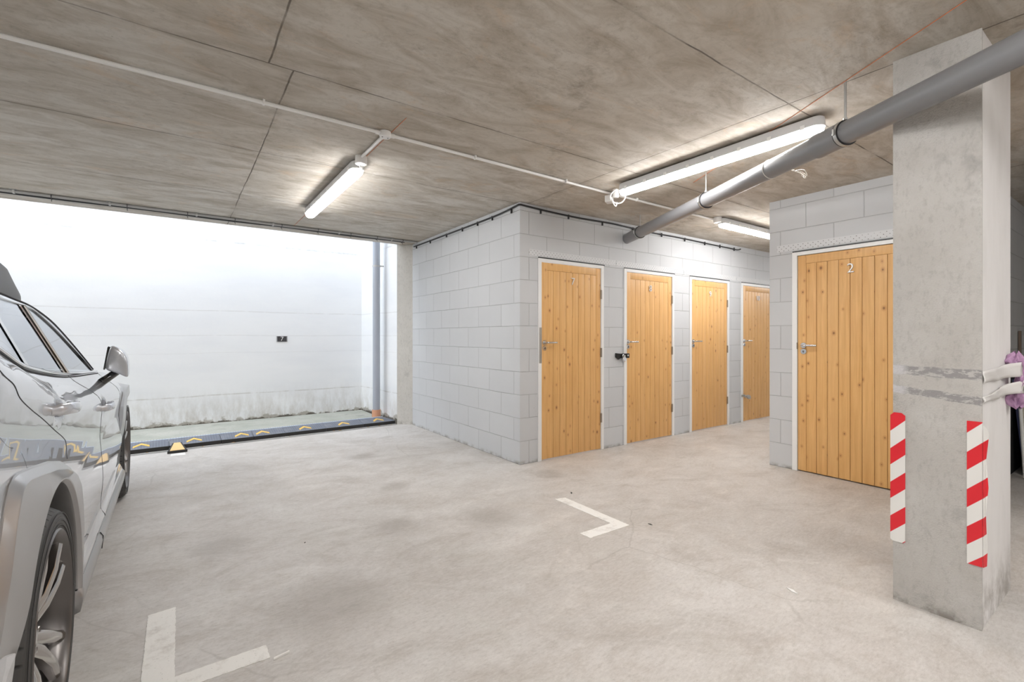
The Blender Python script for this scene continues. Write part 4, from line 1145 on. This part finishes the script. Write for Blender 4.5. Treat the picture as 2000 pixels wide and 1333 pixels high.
        for i in range(N + 1):
            th = math.radians(-8 + 196 * i / N); ro = sum(rad(th + k * .02) for k in (-1, 0, 1)) / 3
            cs, sn = math.cos(th), math.sin(th)
            def Q(r, w): return P(w, cy + r * cs, ZW + r * sn, s)
            yo, zo = cy + ro * cs, ZW + ro * sn
            w0 = wfun(yo, max(zo, .3))
            tp = max(0, min(1, 1)) 
            ww = 0.0 if cy == AX_R else (0 if cs < .2 else -.32 * max(0, (cy + ro * cs - 4.75) / .85) ** 2.4 * .9)
            tk = max(0, min(1, (math.degrees(th) - 142) / 44)); ww -= .075 * tk * tk * (1.6 - .6 * tk)
            w0 = min(w0, w0 - .055 * tk * tk)
            rows.append([Q(ro, w0 - .006), Q(ro - .001, w0 + .003), Q(ro - .006, w0 + .005), Q(ro - .026, ww + .003), Q(ro - .030, ww + .005), Q(RI + .012, ww + .009), Q(RI + .008, ww + .008), Q(RI, ww - .004), Q(RI - .001, ww - .010), Q(RI, ww - .09)])
        grid(bm, rows); o = link('wheel_arch_flare', bm, M['satin'], car, smooth=True)
        o.data.set_sharp_from_angle(angle=math.radians(17))
        bm = B(); rows = []
        for i in range(37):
            th = math.radians(-3 + 186 * i / 36); rows.append([P(w, cy + (RI + .002) * math.cos(th), ZW + (RI + .002) * math.sin(th), s) for w in (-.05, -.2, -.36)])
        grid(bm, rows)
        ctr = [P(-.36, cy + (RI + .002) * math.cos(math.radians(-3 + 186 * i / 36)), ZW + (RI + .002) * math.sin(math.radians(-3 + 186 * i / 36)), s) for i in range(37)]
        bm.faces.new([bm.verts.new(p) for p in ctr]); link('wheel_liner', bm, M['liner'], car)
    # door handles
    for hy, par in ((1.93, rd), (3.14, fd)):
        hz = .882 + (zbelt(hy + .1) - 1.055) if hy > 2.5 else 1.022
        hz2 = hz - (.004 if hy > 2.5 else .012)
        bm = B()
        def HW(y, z): return wfun(y, z)
        path = [(hy, hz, -.004), (hy + .02, hz + .001, .016), (hy + .06, hz, .031), (hy + .12, (hz + hz2) / 2 + .001, .038), (hy + .18, hz2 + .002, .036), (hy + .218, hz2, .026), (hy + .235, hz2, .004)]
        tube(bm, [P(HW(y, z) + d, y, z, s) for y, z, d in path], lambda t: .0135 if .1 < t < .9 else .011, 12, 5, (.62, 1.35))
        hd = link('door_handle', bm, M['car'], par, smooth=True)
    # folded mirror
    def WL(x, y, z): return (x + .300 + .0107 * (y - 1.93), y, z)
    def sect(y, sc, dz=0):
        px = [(204, 722), (207, 700), (213, 678), (218, 674.5), (228, 677), (238, 684), (246, 693), (251, 706), (252, 722), (251, 738), (246, 738), (236, 733), (222, 728), (210, 725)]
        c = Vector((228, 706)); out = []
        for a, b in px:
            q = c + (Vector((a, b)) - c) * sc; r = ray(q.x, q.y); t = 3.76 / r.y
            w, yy, z = WL(r.x * t, 3.76, CAM_H + r.z * t)
            out.append(P(w, y, z + dz, s))
        return out
    mroot_par = fd
    bm = B(); secs = [sect(3.735, .70), sect(3.738, .88), sect(3.748, .965), sect(3.77, 1.0), sect(3.83, 1.0), sect(3.90, .98), sect(3.95, .90), sect(3.975, .72)]
    VV = [[bm.verts.new(p) for p in q] for q in secs]
    for a_, b_ in zip(VV, VV[1:]):
        for k in range(len(a_)): bm.faces.new((a_[k], a_[(k + 1) % len(a_)], b_[(k + 1) % len(a_)], b_[k]))
    bm.faces.new(VV[0]); bm.faces.new(VV[-1])
    mi = link('door_mirror', bm, M['car'], fd, smooth='all')
    ms = mi.modifiers.new('s', 'SUBSURF'); ms.levels = ms.render_levels = 1
    def wpt(px, py, y=3.76):
        r = ray(px, py); t = y / r.y; return WL(r.x * t, y, CAM_H + r.z * t)
    bm = B()
    A1 = wpt(203, 723); A2 = wpt(212, 677); 
    pr = [P(A1[0] - .004, 3.745, A1[2], s), P(A2[0] - .004, 3.745, A2[2], s), P(A2[0] - .004, 3.95, A2[2] - .01, s), P(A1[0] - .004, 3.95, A1[2] + .01, s)]
    prism(bm, pr, (s * .010, 0, 0)); bmesh.ops.bevel(bm, geom=bm.edges[:], offset=.003, segments=2, affect='EDGES')
    link('mirror_rim', bm, M['gloss_black'], mi)
    a1 = wpt(190, 757, 3.80); a2 = wpt(207, 741, 3.80); a3 = wpt(232, 727, 3.80)
    bm = B(); tube(bm, [P(a1[0] - .012, 3.82, a1[2] + .004, s), P(a2[0], 3.82, a2[2], s), P(a3[0], 3.85, a3[2] + .01, s)], lambda t: .034 - .006 * t, 12, 5, (.8, .75))
    link('mirror_arm', bm, M['gloss_black'], mi, smooth='all')
    bm = B(); lp = wpt(227, 719.5, 3.735); cyl(bm, P(lp[0], 3.745, lp[2], s), P(lp[0], 3.739, lp[2], s), .007, seg=14); link('mirror_lamp', bm, M['black'], mi)
    # roof rail
    bm = B(); rows = []; rows2 = []
    RP = [(3.16, .004, .004), (3.12, .035, .012), (3.03, .062, .020), (2.91, .108, .024), (2.78, .116, .025), (2.62, .085, .024), (2.4, .060, .022), (1.8, .055, .020), (1.4, .050, .020), (1.2, .035, .018), (1.08, .006, .006)]
    for y, hh, ww in RP:
        wc = wfun(min(y, 3.3), zroof(y)) - .045; z0 = zroof(y) + .034
        rows.append([P(wc + ww * a * (1 - .75 * b * b), y, z0 + hh * b, s) for a, b in ((1.0, -.25), (1, 0), (1.0, .3), (1.0, .62), (.98, .80))])
        rows2.append([P(wc + ww * a * (1 - .75 * b * b), y, z0 + hh * b, s) for a, b in ((.98, .80), (1.02, .93), (.3, 1.02), (-.6, 1.0), (-1, .7), (-1, 0), (-1, -.25))])
    grid(bm, rows); grid(bm, rows2); bmesh.ops.remove_doubles(bm, verts=bm.verts[:], dist=.0004)
    for f in bm.faces:
        c = f.calc_center_median(); f.material_index = 0
    rr = link('roof_rail', bm, [M['satin'], M['rail_dark']], car, smooth=True)
    for p in rr.data.polygons:
        if p.center.x * s > 0 and p.normal.x * s > .45 and -1.95 < p.center.y < -.25 and abs(p.normal.z) < .8: p.material_index = 1

# roof, windscreen, bonnet, tail, ends
def cross(bm, edge, crown, bulge=0, N=14):
    rows = []
    for (y, z, w), cr, bl in zip(edge, crown, bulge if bulge else [0] * len(edge)):
        row = []
        hx = w + .92
        for i in range(N + 1):
            x = -1 + 2 * i / N; k = 1 - x * x
            row.append(Vector((hx * x, y - CARY + bl * k, z + cr * (1 - abs(x) ** 3.2))))
        rows.append(row)
    grid(bm, rows)
ey = [1.0, 1.2, 1.5, 1.8, 2.1, 2.4, 2.7, 2.95]
bm = B(); cross(bm, [(y, zroof(y), wfun(y, zroof(y))) for y in ey], [.05, .06, .065, .07, .07, .07, .068, .064]); link('roof', bm, M['car'], car, smooth='all')
ey = [2.95, 3.1, 3.3, 3.5, 3.7, 3.85, 4.02]
bm = B(); cross(bm, [(y, zroof(y), wfun(y, zroof(y))) for y in ey], [.064, .06, .05, .04, .03, .02, .01], [0, .05, .11, .17, .24, .30, .36]); link('windscreen', bm, M['glass'], car, smooth='all')
ey = [4.02, 4.15, 4.35, 4.6, 4.9, 5.2, 5.45, 5.6]
bm = B(); cross(bm, [(y, zbelt(y), wfun(y, zbelt(y))) for y in ey], [.02, .045, .06, .065, .065, .06, .05, .035], [.36, .30, .18, .10, .06, .06, .10, .12]); link('bonnet', bm, M['car'], car, smooth='all')
bm = B(); rows = []
for z in (.24, .30, .40, .50, .60, .68, zbelt(5.6) ):
    hx = wfun(5.6, z) + .92; rows.append([Vector((hx * x, 5.6 - CARY + .12 * (1 - x * x), z + (.035 * (1 - abs(x) ** 3.2) if z > .69 else 0))) for x in [-1 + 2 * i / 14 for i in range(15)]])
grid(bm, rows); fb = link('front_bumper', bm, M['car'], car, smooth='all')
bm = B(); box(bm, -.36, .36, 5.69 - CARY, 5.735 - CARY, .32, .62, .02); link('grille', bm, M['gloss_black'], fb)
for s in (1, -1):
    bm = B(); box(bm, s * .46, s * .66, 5.58 - CARY, 5.655 - CARY, .60, .67, .015); link('headlamp', bm, M['headlamp'], fb)
bm = B(); rows = []
for z in (.30, .45, .60, .80, 1.0):
    hx = wfun(1.0, z) + .92; rows.append([Vector((hx * x, 1.0 - CARY - .10 * (1 - x * x) , z)) for x in [-1 + 2 * i / 12 for i in range(13)]])
grid(bm, rows); tg = link('tailgate', bm, M['car'], car, smooth='all')
bm = B(); rows = []
for k in range(6):
    z = 1.0 + (zroof(1.0) - 1.0) * k / 5; hx = wfun(1.0, z) + .92
    rows.append([Vector((hx * x, 1.0 - CARY - (.10 * (1 - k / 5)) * (1 - x * x), z + (.05 * (1 - abs(x) ** 3.2) * k / 5))) for x in [-1 + 2 * i / 12 for i in range(13)]])
grid(bm, rows); link('rear_window', bm, M['glass'], car, smooth='all')
for s in (1, -1):
    bm = B(); box(bm, s * .42, s * .72, .955 - CARY, 1.0 - CARY, .86, .95, .015); link('tail_lamp', bm, M['lamp_red'], tg)
bm = B(); box(bm, -.74, .74, 1.15 - CARY, 1.52 - CARY, .22, .40); box(bm, -.46, .46, 1.5 - CARY, 5.4 - CARY, .22, .42); box(bm, -.74, .74, 2.55 - CARY, 4.15 - CARY, .22, .42); link('underbody', bm, M['liner'], car)
# cabin
bm = B(); box(bm, -.76, .76, 1.1 - CARY, 4.1 - CARY, .43, .50); link('cabin_floor', bm, M['cabin'], car)
bm = B(); box(bm, -.74, .74, 3.78 - CARY, 4.15 - CARY, .55, 1.00, .05); link('dashboard', bm, M['cabin'], car, smooth=True)
for sx in (-.37, .37):
    bm = B(); box(bm, sx - .25, sx + .25, 2.85 - CARY, 3.35 - CARY, .50, .66, .05)
    box(bm, sx - .23, sx + .23, 2.68 - CARY, 2.82 - CARY, .60, 1.10, .05); box(bm, sx - .12, sx + .12, 2.66 - CARY, 2.76 - CARY, 1.13, 1.27, .04)
    link('front_seat', bm, M['cabin'], car, smooth=True)
bm = B(); box(bm, -.66, .66, 1.75 - CARY, 1.92 - CARY, .55, 1.08, .05); box(bm, -.66, .66, 1.9 - CARY, 2.4 - CARY, .50, .66, .05); link('rear_bench', bm, M['cabin'], car, smooth=True)
bm = B(); lathe(bm, [(.18 + .014 * math.cos(a), .014 * math.sin(a)) for a in [2 * PI * k / 10 for k in range(10)]], (.37, 3.62 - CARY, .93), (0, -.9, .5), 32, True); link('steering_wheel', bm, M['cabin'], car, smooth=True)

# wheels
def wheel(s, cy):
    root = empty('wheel', P(-.003 - .115, cy, ZW, s)); root.parent = car
    hw = .115
    bm = B()
    prof = [(.282, -hw + .012), (.297, -hw + .002), (.328, -hw - .002), (.348, -hw + .008), (.361, -hw + .028), (.3645, -hw + .05)]
    for g in (-.045, 0, .045):
        prof += [(.365, g - .006), (.357, g - .004), (.357, g + .004), (.365, g + .006)]
    prof += [(.3645, hw - .05), (.361, hw - .028), (.348, hw - .008), (.328, hw + .002), (.297, hw - .002), (.282, hw - .012)]
    lathe(bm, prof, (0, 0, 0), (1, 0, 0), 96, True); t = link('tyre', bm, M['tyre'], root, smooth=True)
    # raised sidewall ridges
    bm = B(); X = s * (hw + .001)
    for r0 in (.303, .318, .340):
        lathe(bm, [(r0, 0), (r0 + .002, s * .002), (r0 + .004, 0)], (X, 0, 0), (1, 0, 0), 72, False) if 0 else tube(bm, [(X, r0 * math.cos(2 * PI * k / 72), r0 * math.sin(2 * PI * k / 72)) for k in range(73)], .0016, 5)
    link('sidewall_ridge', bm, M['tyre'], t, smooth='all')
    bm = B()
    lathe(bm, [(.284, hw - .012), (.294, hw - .002), (.289, hw + .003), (.280, hw - .004), (.273, hw - .030), (.266, hw - .07), (.262, -hw + .02), (.282, -hw + .01)], (0, 0, 0), (s, 0, 0), 72, True)
    link('rim_barrel', bm, M['rim_dark'], root, smooth=True)
    bm = B(); cyl(bm, (-.03 * s, 0, 0), (-.035 * s, 0, 0), .262, seg=48); link('brake_shield', bm, M['liner'], root)
    bm = B(); lathe(bm, [(.07, .0), (.165, .0), (.165, .012), (.07, .012)], (s * -.02, 0, 0), (s, 0, 0), 48, True); link('brake_disc', bm, M['galv'], root, smooth=True)
    for k in range(5):
        a = math.radians(90 + 72 * k + 14)
        ca, sa = math.cos(a), math.sin(a)
        bm = B()
        def T(x, r, t): return Vector((s * x, r * ca - t * sa, r * sa + t * ca))
        for sg in (-1, 1):
            sec = [(.045, .012 * sg, .022, .062, .045), (.11, .022 * sg, .019, .086, .040), (.19, .036 * sg, .017, .100, .032), (.275, .056 * sg, .020, .104, .024)]
            rings = []
            for r, t, hwid, xf, dpt in sec:
                rings.append([bm.verts.new(T(x, r, t + u)) for x, u in ((xf - dpt, -hwid), (xf - .008, -hwid), (xf, -hwid * .45), (xf + .001, hwid * .35), (xf - .006, hwid), (xf - dpt, hwid))])
            for A_, B_ in zip(rings, rings[1:]):
                for i in range(6): bm.faces.new((A_[i], A_[(i + 1) % 6], B_[(i + 1) % 6], B_[i]))
            bm.faces.new(rings[0]); bm.faces.new(rings[-1])
        link('spoke', bm, M['rim'], root, smooth=True)
    bm = B(); lathe(bm, [(0, .02), (.060, .02), (.066, .050), (.052, .066), (.034, .068), (.030, .074), (0, .077)], (0, 0, 0), (s, 0, 0), 40); hb_ = link('hub', bm, M['rim'], root, smooth=True)
    bm = B()
    for k in range(5):
        a = math.radians(54 + 72 * k + 14); cyl(bm, (s * .055, .048 * math.cos(a), .048 * math.sin(a)), (s * .075, .048 * math.cos(a), .048 * math.sin(a)), .009, seg=6)
    link('wheel_nut', bm, M['chrome'], hb_)
for s in (1, -1):
    for cy in (AX_R, AX_F): wheel(s, cy)
